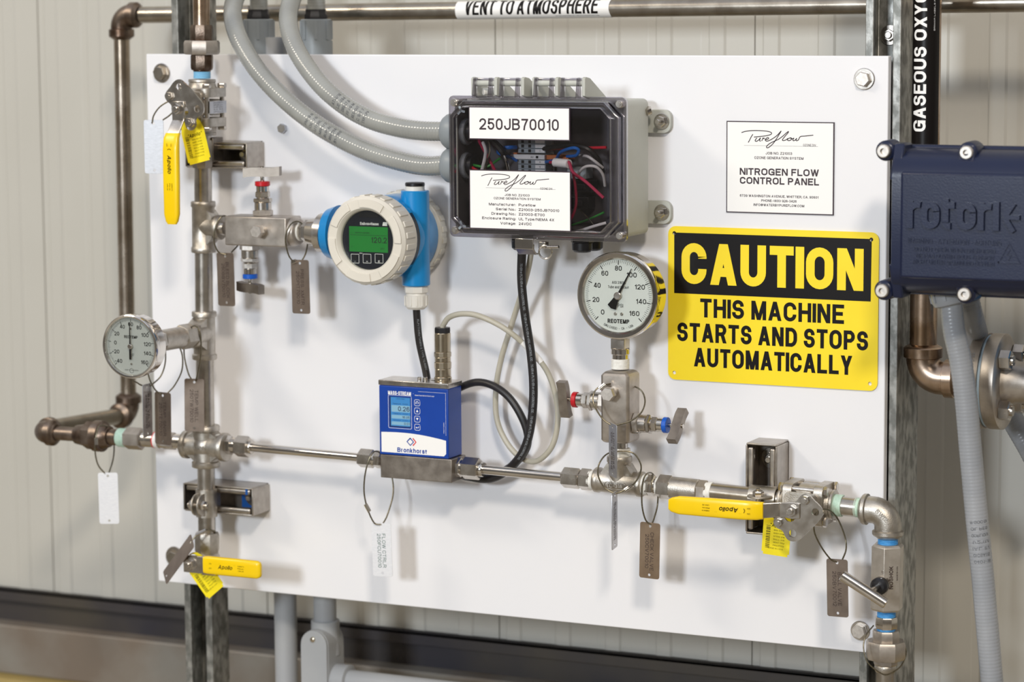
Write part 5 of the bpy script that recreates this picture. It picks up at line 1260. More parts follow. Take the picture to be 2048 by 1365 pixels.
# ================================================================ TUBE RUNS
TA = Axis(440, 889, 1240, 966, 53)
one('thread_tape', 'white thread tape right of the four-way cross', 'tape', TA, 't', 433, 450, 40, 'white_tape')
fit('tube_fitting', 'tube fitting between the four-way cross and the first tube run', TA, [('body_hex', 'polish', 'h', 448, 466, 38), ('neck', 'polish', 'c', 462, 480, 32), ('compression_nut', 'mach', 'h', 474, 499, 43), ('nut_lip', 'polish', 'c', 497, 505, 28)])
one('steel_tube', 'long polished tube between the cross and the blue flow controller', 'tube', TA, 'p', 500, 728, 17.5, 'polish')
fit('tube_fitting', 'tube fitting on the left of the blue flow controller', TA, [('compression_nut', 'mach', 'h', 720, 748, 38), ('neck', 'polish', 'c', 745, 764, 31), ('body_hex', 'mach', 'h', 752, 766, 36)])
fit('tube_fitting', 'tube fitting on the right of the blue flow controller', TA, [('body_hex', 'mach', 'h', 899, 924, 40), ('neck', 'polish', 'c', 918, 938, 33), ('compression_nut', 'mach', 'h', 928, 960, 45), ('nut_lip', 'polish', 'c', 957, 968, 30)])
one('steel_tube', 'polished tube between the blue flow controller and the centre tee', 'tube', TA, 'p', 962, 1134, 19, 'polish')
fit('tube_fitting', 'tube fitting on the left of the centre tee', TA, [('compression_nut', 'mach', 'h', 1127, 1160, 42), ('neck', 'polish', 'c', 1156, 1172, 30), ('body_hex', 'mach', 'h', 1162, 1184, 44)])
one('thread_tape', 'white thread tape left of the centre tee', 'tape', TA, 't', 1179, 1196, 40, 'white_tape')
NA = Axis(1195, 960, 1700, 1014, 53)
TE, = [tee('pipe_tee', 'big stainless tee under the pressure gauge', NA, 1191, 1287, 51, 47, Z, 31)]
g = G(); c = NA.at(1239); text(g, 'TC-316', c+Y*15.0+Z*-2, X, Z, 4.6, 20, bold=.02, thick=Y*.8, res=1)
r_ = rrect(27, 8, 4, 4, 0, 0); g.stroke(r_+[r_[0], r_[1]], .8, c+Y*14.6-Z*2, X, Z, Y*.9); TE.part('raised_mark', g, 'cast')
one('thread_tape', 'white thread tape right of the centre tee', 'tape', NA, 't', 1283, 1298, 42, 'white_tape')
fit('hex_nipple', 'hex nipple between the centre tee and the check valve', NA, [('hex_body', 'mach', 'h', 1294, 1311, 44), ('neck', 'polish', 'c', 1309, 1318, 35)])
one('thread_tape', 'thin white thread tape on the left of the check valve', 'tape', NA, 't', 1314, 1322, 38, 'white_tape')
fit('check_valve', 'stainless check valve on the horizontal line behind the yellow lever', NA, [('hex_end', 'mach', 'h', 1318, 1345, 49), ('valve_body', 'cast', 'c', 1342, 1398, 45), ('hex_end', 'block', 'h', 1392, 1416, 44, 40)])
one('thread_tape', 'white thread tape on the right of the check valve', 'tape', NA, 't', 1412, 1425, 40, 'white_tape')
one('horizontal_pipe', 'short steel pipe right of the check valve', 'pipe', NA, 'p', 1421, 1562, 37, 'stain')
pipe_clamp('two-piece strap clamp gripping the pipe at the upright bracket on the right', NA.at(1529), X, Z, 11.6, 32, 'cast')
VR, CR, STR = ball_valve('three-piece ball valve with yellow lever pointing left on the lower right line', NA, 1561, 1672, Y, -X, 1617)
one('thread_tape', 'frayed mint thread tape right of the lower right ball valve', 'tape', NA, 't', 1668, 1686, 45, 'mint_tape')
one('pipe_nipple', 'short pipe nipple between two mint tapes on the right', 'pipe', NA, 'p', 1682, 1716, 39, 'pipe')
one('thread_tape', 'thin mint thread tape left of the right hand elbow', 'tape', NA, 't', 1711, 1722, 40, 'mint_tape')
DA = Axis(1776, 1075, 1770, 1365, 53)
ce = V((DA.at(1100).x, -53, NA.at(1730).z-1))
EL = elbow('pipe_elbow', 'shiny stainless elbow turning down at the right end of the line', ce, -X, -Z, 15.2, 30, 28.5, 'cast', 17.6, 7)
g = G(); text(g, 'SWIZ', ce+Y*14.6-X*3-Z*3, (X-Z*.9).normalized(), (Z+X*.9).normalized(), 5, 17, bold=.02, thick=Y*.9, res=1); EL.part('raised_mark', g, 'cast')
one('thread_tape', 'bright blue thread tape under the right hand elbow', 'tape', DA, 't', 1073, 1092, 41, 'bluetape')
NV = Thing('needle_valve', 'tall hex needle valve with T-bar handle at the lower right', 'valve', DA.at(1222))
g = G(); p, q = DA.at(1088), DA.at(1221); g.lathe(p, q-p, [(0, 16), (2.5, 18.8), ((q-p).length-2.5, 18.8), ((q-p).length, 16)], 6, PI/6+.42, hint=Y); NV.part('hex_body', g, 'hexbody', bevel=.4)
s0 = DA.at(1163); kd = Y
g = G(); g.hexp(s0+kd*14, s0+kd*24, 9.5, .4); NV.part('stem_nut', g, 'mach')
g = G(); g.lathe(s0+kd*22, kd, [(0, 8), (2, 9.8), (9, 9.8), (12, 7)], 24); NV.part('dust_cap', g, 'blackplastic')
g = G(); g.cyl(s0+kd*30, s0+kd*60, 3.2, 16); NV.part('stem', g, 'polish')
ba, bb = at(1683, 1151, 118), at(1772, 1209, 110); g = G(); g.cyl(ba, bb, 6.0, 28, ch=1.2); NV.part('t_bar', g, 'polish')
g = G(); q = s0+Z*14+Y*15+X*1; g.cyl(q, q+Y*3.5, 2, 12, ch=.5); NV.part('set_pin', g, 'polish')
nd = V((math.sin(math.radians(42)), -math.cos(math.radians(42)), 0)); nn = V((.80, -.60, 0)).normalized()
# right-hand flat of the hex carries the maker's name, read from bottom to top
fl_n = None; ang0 = PI/6+.42; a_, b_ = frame((DA.at(1221)-DA.at(1088)).normalized(), Y); best = None
for k in range(6):
    qn = ang0+PI/6+2*PI*k/6; e = a_*math.cos(qn)+b_*math.sin(qn)
    if best is None or e.dot(V((.85, -.5, 0)).normalized()) > best.dot(V((.85, -.5, 0)).normalized()): best = e
fl_n = best; rt = V((-fl_n.y, fl_n.x, 0)).normalized(); rt = rt if rt.x > 0 else -rt
g = G(); text(g, 'NOSHOK', DA.at(1150)+fl_n*16.5-rt*1, Z, -rt, 4.6, 26, bold=.03); text(g, 'MADE IN USA', DA.at(1142)+fl_n*16.5+rt*6, Z, -rt, 1.8, 16, bold=.01)
NV.part('engraving', g, 'tagink')
one('thread_tape', 'bright blue thread tape below the hex needle valve', 'tape', DA, 't', 1219, 1237, 38, 'bluetape')
fit('hex_nipple', 'hex nipple between two blue tapes at the lower right', DA, [('hex_body', 'mach', 'o', 1234, 1257, 46)])
one('thread_tape', 'blue thread tape above the lower right union', 'tape', DA, 't', 1254, 1264, 38, 'bluetape')
fit('pipe_union', 'stainless union with wide hex nut at the lower right corner', DA, [('top_hex', 'block', 'o', 1261, 1288, 56), ('union_nut', 'block', 'o', 1282, 1318, 82), ('lower_hex', 'block', 'o', 1316, 1330, 50), ('weld_bead', 'cast', 'b', 1328, 1345, 44)])
one('vertical_pipe', 'steel pipe leaving the bottom of the frame under the lower right union', 'pipe', DA, 'p', 1340, 1440, 38, 'pipe')

# ================================================================ PRESSURE GAUGE AND ITS BLOCK VALVE
GA = Axis(1249, 690, 1240, 925, 53)
bzt, bzb = at(1249, 741, 53).z, at(1244, 884, 53).z; gx = NA.at(1241).x
GA = Axis(*proj(V((gx, -53, bzt+40))), *proj(V((gx, -53, bzb-40))), 53)
T = Thing('block_valve', 'upright steel block valve under the pressure gauge with red and blue ringed handles', 'valve', V((gx, -53, bzb)))
g = G(); hw = 18; g.lathe(V((gx, -53, bzb)), Z, [(0, 22), (4, 25.2), (bzt-bzb-5, 25.2), (bzt-bzb, 20)], 4, PI/4, hint=X); T.part('block', g, 'block', bevel=3.2, bseg=2)
e = V((gx-17.6, -53, at(1200, 803, 53).z)); bonnet(T, e, -X, 'red', (Z*.98+Y*.18).normalized(), 43)
e = V((gx+17.6, -53, at(1290, 848, 53).z)); bonnet(T, e, X, 'bluecap', (Z*.62+Y*.1-Y*.0+X*0).normalized() if False else (Z*.75-Y*.66).normalized(), 43)
front_plug(T, V((gx-2, -70.8, at(1230, 786, 71).z)), 8.6)
g = G(); q = V((gx+18, -60, at(1283, 866, 60).z)); g.cyl(q-X*1, q+X*8, 1.8, 12, ch=.4); T.part('lock_pin', g, 'polish')
one('pipe_nipple', 'polished nipple between the upright block valve and the centre tee', 'pipe', GA, 'p', 882, 912, 30, 'polish')
one('thread_tape', 'white thread tape on top of the centre tee', 'tape', GA, 't', 897, 916, 41, 'white_tape')
one('thread_tape', 'white thread tape under the pressure gauge stem', 'tape', GA, 't', 718, 738, 37, 'white_tape')

def gauge(name, label, c, r, dep, numbers, a0, a1, vmin, vmax, val, dial, stem=None, deep=4, bez=8.5, small=1, hub=4.5, extra=None, major=20, minor=2):
    """dial gauge facing out of the panel; c = centre of the front rim"""
    T = Thing(name, label, 'gauge', c)
    g = G(); g.lathe(c-Y*dep, Y, [(0, r*.90), (1.5, r*.96), (dep-9, r*.965), (dep-8, r*.965)], 56); T.part('case', g, 'chrome')
    g = G(); g.lathe(c-Y*9, Y, [(0, r*.98), (1.5, r), (6.5, r), (8.4, r*.985), (9, r*.955), (8.6, r-bez*.75), (6.5, r-bez), (9-deep-1.5, r-bez-.3)], 64, cap=False); T.part('bezel', g, 'chrome', smooth=25)
    ri = r-bez; f = c-Y*(deep)
    g = G(); g.plate(circ(0, 0, ri+1, 64), f-Y*1.2, X, Z, Y*1); T.part('dial', g, dial)
    di = T
    g = G(); O = f+Y*.02
    n = int((vmax-vmin)/minor)
    for i in range(n+1):
        v = vmin+i*minor; q = math.radians(a0+(a1-a0)*(v-vmin)/(vmax-vmin)); mj = abs((v-vmin) % major) < 1e-6; md = abs((v-vmin) % (major/2)) < 1e-6
        L = .13 if mj else (.10 if md else .075)
        rr = ri*.97; g.stroke([(math.sin(q)*rr*(1-L), math.cos(q)*rr*(1-L)), (math.sin(q)*rr, math.cos(q)*rr)], (.95 if mj else .38)*small, O, X, Z)
    for v, rad in numbers:
        q = math.radians(a0+(a1-a0)*(v-vmin)/(vmax-vmin)); s_ = str(v)
        text(g, s_, O+(X*math.sin(q)+Z*math.cos(q))*(ri*rad), X, Z, ri*.135, ri*(.10*len(s_)), bold=.014)
    if extra: extra(g, O, ri)
    T.part('dial_print', g, 'black')
    q = math.radians(a0+(a1-a0)*(val-vmin)/(vmax-vmin)); e = X*math.sin(q)+Z*math.cos(q); t = Y.cross(e)
    g = G(); nO = f+Y*2.2
    if extra and r > 45:
        g.plate([(-1.6, 0), (-.35, ri*.86), (.35, ri*.86), (1.6, 0)], nO, t, e, Y*.5)
        g.plate([(-2.2, 0), (-5.8, -ri*.36), (0, -ri*.40), (5.8, -ri*.36), (2.2, 0)], nO, t, e, Y*.5)
    else:
        g.plate([(-.9, 0), (-.35, ri*.86), (.35, ri*.86), (.9, 0)], nO, t, e, Y*.4); g.plate([(-1.3, 0), (-1.3, -ri*.46), (1.3, -ri*.46), (1.3, 0)], nO, t, e, Y*.4)
    T.part('needle', g, 'black')
    g = G(); g.lathe(f, Y, [(0, hub), (3.3, hub), (4.0, hub*.8)], 20); T.part('hub', g, 'mach')
    for (a, b) in ((-.09, -.5), (.10, -.5)) if r > 45 else ((0, .62), (0, -.62)):
        g = G(); p = f+X*a*ri+Z*b*ri; g.lathe(p, Y, [(0, 1.9*small), (.6, 1.9*small), (1, 1.4*small)], 14); T.part('dial_screw', g, 'mach')
    g = G(); g.plate(circ(0, 0, ri+1, 56), c-Y*1.6, X, Z, Y*.5); T.part('glass', g, 'glass')
    return T
def ex1(g, O, ri):
    text(g, 'AISI 316SS', O+Z*ri*.36+X*.01*ri, X, Z, ri*.075, ri*.40, bold=0); text(g, 'Tube and Socket', O+Z*ri*.235, X, Z, ri*.075, ri*.62)
    text(g, 'PSI', O-Z*ri*.27+X*ri*.06, X, Z, ri*.10, ri*.16); text(g, 'REOTEMP', O-Z*ri*.70, X, Z, ri*.115, ri*.64, bold=.04)
    s_ = 'SAN DIEGO - CA - USA'
    for i, ch_ in enumerate(s_):
        q = math.radians(-27+54*i/(len(s_)-1)); 
        if ch_ != ' ': text(g, ch_, O+(X*math.sin(q)-Z*math.cos(q))*ri*.90, X*math.cos(q)+Z*math.sin(q), Z*math.cos(q)-X*math.sin(q), ri*.065, None, res=2)
    text(g, '-0', O+X*-.52*ri-Z*.50*ri, X, Z, ri*.01, ri*.01)
gc = at(1234, 592.5, 76); rg = 177/2/sc_(gc)
PG = gauge('pressure_gauge', 'large round pressure gauge with polished rim reading about 97', gc, rg, 31, [(0, .66), (20, .68), (40, .68), (60, .72), (80, .75), (100, .70), (120, .68), (140, .68), (160, .66)], -135, 135, 0, 160, 97, 'dial', extra=ex1)
zz0 = gc.z-rg+3; 
g = G(); q = V((gx, -53, zz0)); P1 = GA.at(698); g.lathe(V((gx, -53, P1.z)), Z, [(0, 12.2), (zz0-P1.z, 12.2)], 4, PI/4, hint=X); PG.part('stem_square', g, 'mach', bevel=1)
g = G(); seg(g, GA, 'c', 697, 709, 38); seg(g, GA, 'c', 707, 720, 33); PG.part('socket', g, 'polish')

# ================================================================ THERMOMETER
tc = at(258.5, 694, 208); rt_ = 130/2/sc_(tc)
def ex2(g, O, ri):
    text(g, 'REOTEMP', O+Z*ri*.33+X*.0, X, Z, ri*.10, ri*.56, bold=.03); text(g, '\u00b0F', O-Z*ri*.32+X*ri*.03, X, Z, ri*.12, ri*.17)
    text(g, 'BIMETAL  SAN DIEGO', O-Z*ri*.84, X, Z, ri*.035, ri*.55, res=1); g.stroke([(ri*.08*math.cos(a), ri*.08*math.sin(a)) for a in [2*PI*i/14 for i in range(16)]], .3, O-Z*ri*.86, X, Z)
TH = gauge('thermometer', 'small round dial thermometer reading 60 degrees standing off the left line', tc, rt_, 24, [(-40, .76), (-20, .68), (0, .66), (20, .72), (40, .76), (60, .78), (80, .76), (100, .72), (120, .68), (140, .70), (160, .76)], -135, 135, -40, 160, 60, 'dialgrey', bez=4.6, small=.7, hub=3.0, extra=ex2)
ty = lambda d: V((cT.x, -d, cT.z)); s1 = V((tc.x, tc.y+23, tc.z)); s0_ = ty(53+30); dd_ = (s1-s0_)
# stem line from tee to the case
g = G(); g.hexp(s0_+dd_*.02, s0_+dd_*.22, 15.5, .2); g.cyl(s0_+dd_*.2, s0_+dd_*.62, 13.2, 28); TW = Thing('thermowell', 'steel thermowell between the thermometer and its tee', 'thermowell', s0_); TW.part('well_body', g, 'cast')
g = G(); g.hexp(s0_+dd_*.62, s0_+dd_*.80, 14.5, .2); g.cyl(s0_+dd_*.79, s0_+dd_*1.0, 13, 28); TH.part('back_connection', g, 'mach')

# ================================================================ TAGS ON WIRE LOOPS
def wloop(T, pts, r=.95, crimp=None, close=False):
    P = spline([at(*p) for p in pts], 8, close); g = G(); g.tube(P, r, 8, closed=close); o = T.part('wire_loop', g, 'wire')
    if crimp:
        a, b = at(*crimp[0]), at(*crimp[1]); d = (b-a).normalized(); n_ = d.cross(TOCAM).normalized()
        g = G(); g.tube([a-n_*.7, b-n_*.7], 1.7, 10); g.tube([a+n_*.7, b+n_*.7], 1.7, 10); T.part('crimp_sleeve', g, 'polish', parent=o)
def tag_(label, u, v, d, lines, m='tagbrown', yaw=0, roll=0, W_=25.4, H_=66, ink='tagink', loop=None, crimp=None, name='metal_tag', up=False, twist=0, close=False):
    """engraved tag; (u,v,d) = centre of its top edge; yaw about the vertical, roll in its plane (deg)"""
    P = at(u, v, d); y = math.radians(yaw); r = math.radians(roll)
    ex0 = X*math.cos(y)+Y*math.sin(y); n_ = Y*math.cos(y)-X*math.sin(y)
    ex = ex0*math.cos(r)-Z*math.sin(r); ey = Z*math.cos(r)+ex0*math.sin(r)
    if twist: tw = math.radians(twist); ex, n_ = ex*math.cos(tw)+n_*math.sin(tw), n_*math.cos(tw)-ex*math.sin(tw)
    T = Thing(name, label, 'tag', P)
    C0 = P-ey*H_/2; hl_ = [circ(0, H_/2-4.2, 1.7, 12), circ(0, -H_/2+4.2, 1.6, 12)]
    g = G(); g.plate(rrect(W_, H_, 2.6, 3), C0-n_*.4, ex, ey, n_*.8, hl_); T.part('plate', g, m, bevel=.15)
    g = G(); nl = len(lines)
    for i, (s_, w_) in enumerate(lines):
        o = C0+n_*.55+ex*((2.9-6.2*i) if nl == 2 else 0)
        if up: o = C0+n_*.55-ex*((2.9-6.2*i)); text(g, s_, o, ey, -ex, 4.4, w_, bold=0.0, res=2)
        else: text(g, s_, o-ey*1, -ey, ex, 4.4, w_, bold=0.0, res=2)
    if lines: T.part('engraving', g, ink)
    if loop: wloop(T, loop, crimp=crimp, close=close)
    return T
tag_('blank bright aluminium tag hanging left of the upper yellow lever', 307, 240, 92, [], 'tagalu', -14, 0, loop=[(304, 247, 93), (308, 230, 93), (322, 212, 92), (345, 201, 90), (352, 215, 88), (340, 230, 90), (326, 240, 91)])
tag_('brown steel tag reading bleed block 250BBV70010 left of the upper block valve', 450, 506, 62, [('BLEED BLOCK', 45), ('250BBV70010', 42)], 'tagbrown', 4, -1, loop=[(452, 510, 63), (436, 503, 68), (428, 480, 74), (433, 448, 74), (447, 432, 66), (462, 442, 50), (475, 470, 40), (478, 487, 46), (463, 505, 60)])
tag_('brown steel tag reading press xmtr 250PIT70010 under the transmitter fitting', 599.5, 520, 62, [('PRESS. XMTR.', 45), ('250PIT70010', 40)], 'tagbrown', 2, -1, loop=[(588, 526, 63), (577, 510, 70), (571, 480, 76), (577, 455, 76), (592, 443, 66), (608, 452, 50), (615, 480, 44), (612, 505, 54), (604, 522, 62)], crimp=((584, 525, 64), (592, 522, 64)))
tag_('silver tag seen almost edge-on below the round thermometer', 294, 768, 120, [('BALL VALVE', 42), ('250BV70010', 42)], 'tagsilver', -97, 1, loop=[(293, 775, 120), (276, 767, 130), (262, 750, 150), (300, 700, 130), (326, 690, 100), (331, 720, 96), (322, 752, 104), (300, 773, 116)])
tag_('brown steel tag reading temp snsr 250TE70010 in front of the horizontal line', 325.5, 785, 100, [('TEMP. SNSR.', 45), ('250TE70010', 41)], 'tagbrown', 6, 1, loop=[(324, 790, 100), (309, 778, 106), (296, 745, 120), (300, 690, 130), (325, 663, 122), (345, 675, 108), (363, 705, 96), (364, 740, 92), (350, 770, 94), (335, 787, 98)])
tag_('brown steel tag reading temp well 250TW70010 in front of the left vertical line', 388.5, 758, 92, [('TEMP WELL', 40), ('250TW70010', 41)], 'tagbrown', -14, 1, loop=[(386, 764, 92), (376, 745, 90), (368, 705, 84), (374, 668, 88), (388, 652, 96), (400, 665, 98), (402, 705, 96), (396, 745, 94), (391, 763, 93)])
tag_('blank white tag hanging below the brown union at the far left', 215.5, 946, 82, [], 'tagwhite', -22, -.5, loop=[(213, 951, 82), (196, 930, 88), (190, 900, 92), (193, 870, 92), (200, 852, 80), (222, 860, 46), (228, 890, 44), (226, 920, 56), (217, 949, 78)], crimp=((192, 877, 93), (193, 890, 93)))
TD = tag_('dark tag hanging slanted above the lower left bolt', 385, 1081, 92, [], 'tagbrown', 0, 39, twist=40, W_=25, H_=67, loop=[(381, 1086, 92), (392, 1072, 88), (402, 1064, 82), (415, 1060, 74), (430, 1064, 56), (420, 1072, 50)], crimp=((392, 1070, 88), (411, 1061, 80)))
tag_('bright tag reading flow ctrlr 250FCU70010 hanging below the blue flow controller', 762, 1047, 62, [('FLOW CTRLR', 42), ('250FCU70010', 42)], 'tagwhite', -8, -1.5, ink='tagink2', loop=[(762, 1050, 63), (748, 1046, 66), (734, 1015, 72), (728, 980, 76), (732, 940, 80), (744, 908, 76), (758, 905, 60), (772, 925, 36), (784, 955, 34), (786, 990, 42), (775, 1030, 54), (766, 1048, 61)], crimp=((731, 1009, 73), (739, 1024, 72)))
tag_('narrow-looking tag reading press ind 250PI70011 seen nearly edge-on before the centre tee', 1226, 848, 96, [('PRESS. IND.', 44), ('250PI70011', 41)], 'tagsilver', 46, 0, up=True, H_=62, loop=[(1226, 853, 90), (1205, 838, 92), (1188, 810, 94), (1187, 790, 90), (1200, 774, 84), (1240, 766, 60), (1278, 778, 50), (1290, 800, 54), (1283, 825, 68), (1260, 843, 82), (1232, 851, 89)], crimp=((1199, 778, 86), (1210, 769, 84)))
tag_('narrow-looking tag reading bleed block 250BBV70011 seen nearly edge-on under the centre tee', 1229, 985, 88, [('BLEED BLOCK', 44), ('250BBV70011', 43)], 'tagsilver', -99, 0, loop=[(1229, 988, 88), (1208, 975, 92), (1196, 950, 94), (1200, 925, 90), (1220, 906, 76), (1262, 905, 62), (1280, 925, 66), (1281, 945, 76), (1268, 968, 84), (1245, 983, 88), (1232, 988, 88)], crimp=((1250, 981, 89), (1265, 971, 87)))
tag_('bronze tinted tag reading check valve 250CV70010 under the check valve', 1300.5, 1046, 62, [('CHECK VALVE', 45), ('250CV70010', 40)], 'tagbronze', 2, 1.2, loop=[(1302, 1050, 62), (1291, 1040, 66), (1284, 1010, 74), (1285, 970, 78), (1292, 950, 76), (1305, 948, 50), (1315, 975, 36), (1315, 1010, 44), (1308, 1038, 56), (1304, 1048, 61)])
tag_('dark tag reading ball valve 250BV70012 behind the T-bar handle', 1674, 1119, 64, [('BALL VALVE', 38), ('250BV70012', 40)], 'tagbrown', 3, -1.5, loop=[(1674, 1125, 64), (1660, 1118, 70), (1640, 1090, 84), (1628, 1060, 92), (1632, 1025, 90), (1655, 1020, 76), (1675, 1038, 56), (1690, 1075, 48), (1692, 1100, 52), (1684, 1122, 60)])
T = Thing('wire_loop', 'bare steel wire loop round the union in the lower right corner', 'wire', at(1770, 1350, 60)); wloop(T, [(1747, 1252, 64), (1733, 1270, 80), (1727, 1295, 88), (1735, 1325, 90), (1758, 1345, 84), (1775, 1350, 76), (1800, 1335, 60), (1812, 1310, 44), (1808, 1290, 36), (1790, 1270, 30)], .8)

# ================================================================ CABLES
def cable(name, label, P, r, m, cat='cable', k=12, n=14):
    Q = spline(P, k); T = Thing(name, label, cat, Q[0]); g = G(); g.tube(Q, r, n); T.part('sheath', g, m, smooth=60); return T, Q
T, Q = cable('black_cable', 'black cable looping from the transmitter behind the flow controller', [V((ex, -52, t1-27)), at(838, 680, 46), at(851, 740, 33), at(862, 790, 24), at(885, 800, 20), at(920, 776, 24), at(955, 765, 30), at(990, 774, 36), at(1022, 800, 38), at(1048, 845, 38), at(1056, 885, 36), at(1042, 915, 32), at(1015, 938, 26), at(985, 952, 22), at(945, 956, 20), at(915, 950, 17)], 4.6, 'cable')
T2, Q3 = cable('black_cable', 'black cable dropping from the junction box gland to the loop by the tube', [GQ, at(1043, 560, 62), at(1050, 630, 54), at(1062, 710, 48), at(1067, 780, 46), at(1062, 850, 46), at(1048, 900, 42), at(1022, 935, 34), at(990, 955, 30), at(960, 958, 28), at(925, 950, 26)], 5.3, 'cable')
g = G(); cum = 0
for i in range(4):
    wr, tot = wrapper(Q3, 5.4, None, 45+62*i); text(g, 'TC-ER or PLTC-ER or c(UL) CONTROL CIC', None, X, Z, 2.6, 58, 'c', bold=0, res=1, wrap=lambda x, y: wr(x, y))
T2.part('cable_print', g, 'cabletxt')
g = G()
for i in range(1):
    wr, tot = wrapper(Q, 4.7, None, 46); text(g, 'XLP/THHN/THWN-2 TYPE TC 600V', None, X, Z, 2.4, 66, 'c', bold=0, res=1, wrap=lambda x, y: wr(x, y+1.5))
T.part('cable_print', g, 'cabletxt')
T, Q = cable('beige_cable', 'beige cable looping from the round plug up to the junction box', [cq+Z*63, at(887, 650, 50), at(899, 635, 52), at(925, 628, 54), at(960, 633, 54), at(1010, 658, 50), at(1060, 700, 40), at(1095, 745, 34), at(1113, 800, 32), at(1115, 850, 32), at(1103, 895, 32), at(1075, 922, 30), at(1045, 918, 28), at(1015, 888, 26), at(994, 840, 24), at(992, 780, 24), at(1002, 720, 26), at(1020, 660, 30), at(1042, 590, 40), at(1056, 540, 52), at(1062, 505, 58), at(1063, 490, 60)], 3.4, 'beige')
wr, tot = wrapper(Q, 3.7, None, 0)
best = [min(range(len(Q)), key=lambda i: (V(proj(Q[i]))-V(t)).length if i < len(Q)*.55 else 1e9) for t in ((1044, 685), (1080, 730))]
g = G(); g.tube(Q[best[0]:best[1]+1], 3.75, 14); T.part('marker_sleeve', g, 'white', label='white marker sleeve')
q = at(1063, 490, 58)

# ================================================================ RIGHT EDGE: OXYGEN LINE, ACTUATOR, FLANGE
ox = at(1852, 250, -34).x; oz = lambda v: at(1855, v, -34).z
g = G(); ztop, zel = 200, at(1857, 745, -34).z
ro = 16.0
T = Thing('oxygen_pipe', 'vertical heat-tinted pipe right of the double strut post', 'pipe', V((ox, 34, zel))); T.part('pipe_wall', G().cyl(V((ox, 34, zel+20)), V((ox, 34, ztop)), ro-.4, 32), 'gold')
zl0 = oz(302)
path = [V((ox, 34, zl0-12+ (ztop-zl0+12)*i/8)) for i in range(9)]
T = Thing('pipe_marker', 'black pipe marker reading gaseous oxygen on the vertical pipe', 'label', path[0])
fd = V((-.15, -1, 0)); wr, Lt = wrapper(path, ro+.1, fd, 0); g = G(); n = 20; vs = []
for i in range(2):
    for k in range(n+1): vs.append(wr(i*Lt, (k/n-.5)*ro*2.9))
g.add(vs, [(k, k+1, n+2+k, n+1+k) for k in range(n)]); T.part('sleeve', g, 'black')
z_g = oz(262)-path[0].z
wr3, _ = wrapper(path, ro+.25, fd, z_g); g = G(); text(g, 'GASEOUS OXYGEN', None, X, Z, 16.5, 182, 'l', bold=.03, wrap=lambda x, y: wr3(x, y+1.5)); T.part('lettering', g, 'white')
g = G(); text(g, 'BRIMAR LABELS PIPE O.D. 3/4 TO 1-3/8 STYLE 3', None, X, Z, 1.6, 90, 'l', wrap=lambda x, y: wr3(x+112, y-15.5)); T.part('small_print', g, 'white')
ce = V((ox, 34, zel-6)); elbow('pipe_elbow', 'heat-tinted welded elbow turning right below the blue-grey actuator', ce, Z, X, 19, 36, 40, 'gold', 22, 14)
g = G(); xf = at(1940, 765, -34).x; fzc = ce.z
xf0 = at(1953, 765, -34).x
g.lathe(V((ox+38, 34, fzc)), X, [(0, 17), (xf0-ox-38-30, 17), (xf0-ox-38, 24)], 32); single('weld_neck', 'tapered weld neck between the oxygen elbow and the flanges', 'pipe', g, 'mach')
T = Thing('pipe_flange', 'pair of bolted stainless pipe flanges with a pale gasket at the right edge', 'flange', V((xf0+20, 34, fzc-54)))
g = G(); g.lathe(V((xf0, 34, fzc)), X, [(0, 51), (1.5, 54), (14, 54), (14.5, 48)], 48); T.part('flange', g, 'block')
g = G(); text(g, '150# 1 F/F304L B16.5', None, X, Z, 5, 80, bold=.02, res=1, wrap=lambda x, y: V((xf0+7, 34, fzc))+X*y+(Y*math.cos(x/54)+Z*-math.sin(x/54))*54.1)
T.part('stamped_marking', g, 'tagsilver')
g = G(); g.lathe(V((xf0+14.5, 34, fzc)), X, [(0, 52), (3, 52)], 48); T.part('gasket', g, 'gasket')
g = G(); g.lathe(V((xf0+17.5, 34, fzc)), X, [(0, 53), (1.5, 54), (15, 54), (17, 51), (17, 30), (30, 24), (60, 22)], 48); T.part('flange', g, 'block')
for k in range(4):
    q = PI/4+PI/2*k; o_ = V((xf0, 34, fzc))+(Y*math.cos(q)+Z*math.sin(q))*40
    g = G(); g.hexp(o_-X*10, o_, 10.5, .2); g.cyl(o_, o_+X*50, 6, 14); g.hexp(o_+X*34.5, o_+X*47, 11.5, .2); g.ring(o_-X*1, X, 13, 6, 1.5); T.part('flange_bolt', g, 'mach')
# valve body sliver right of the flange
g = G(); xv = xf0+90; g.lathe(V((xv+6, 34, fzc+10)), Z, [(0, 30), (40, 34), (80, 30), (110, 22)], 28); g.lathe(V((xv-17, 34, fzc)), X, [(0, 22), (20, 26), (60, 26)], 24); single('side_valve', 'blue painted valve body at the right edge under the actuator', 'valve', g, 'ehblue')

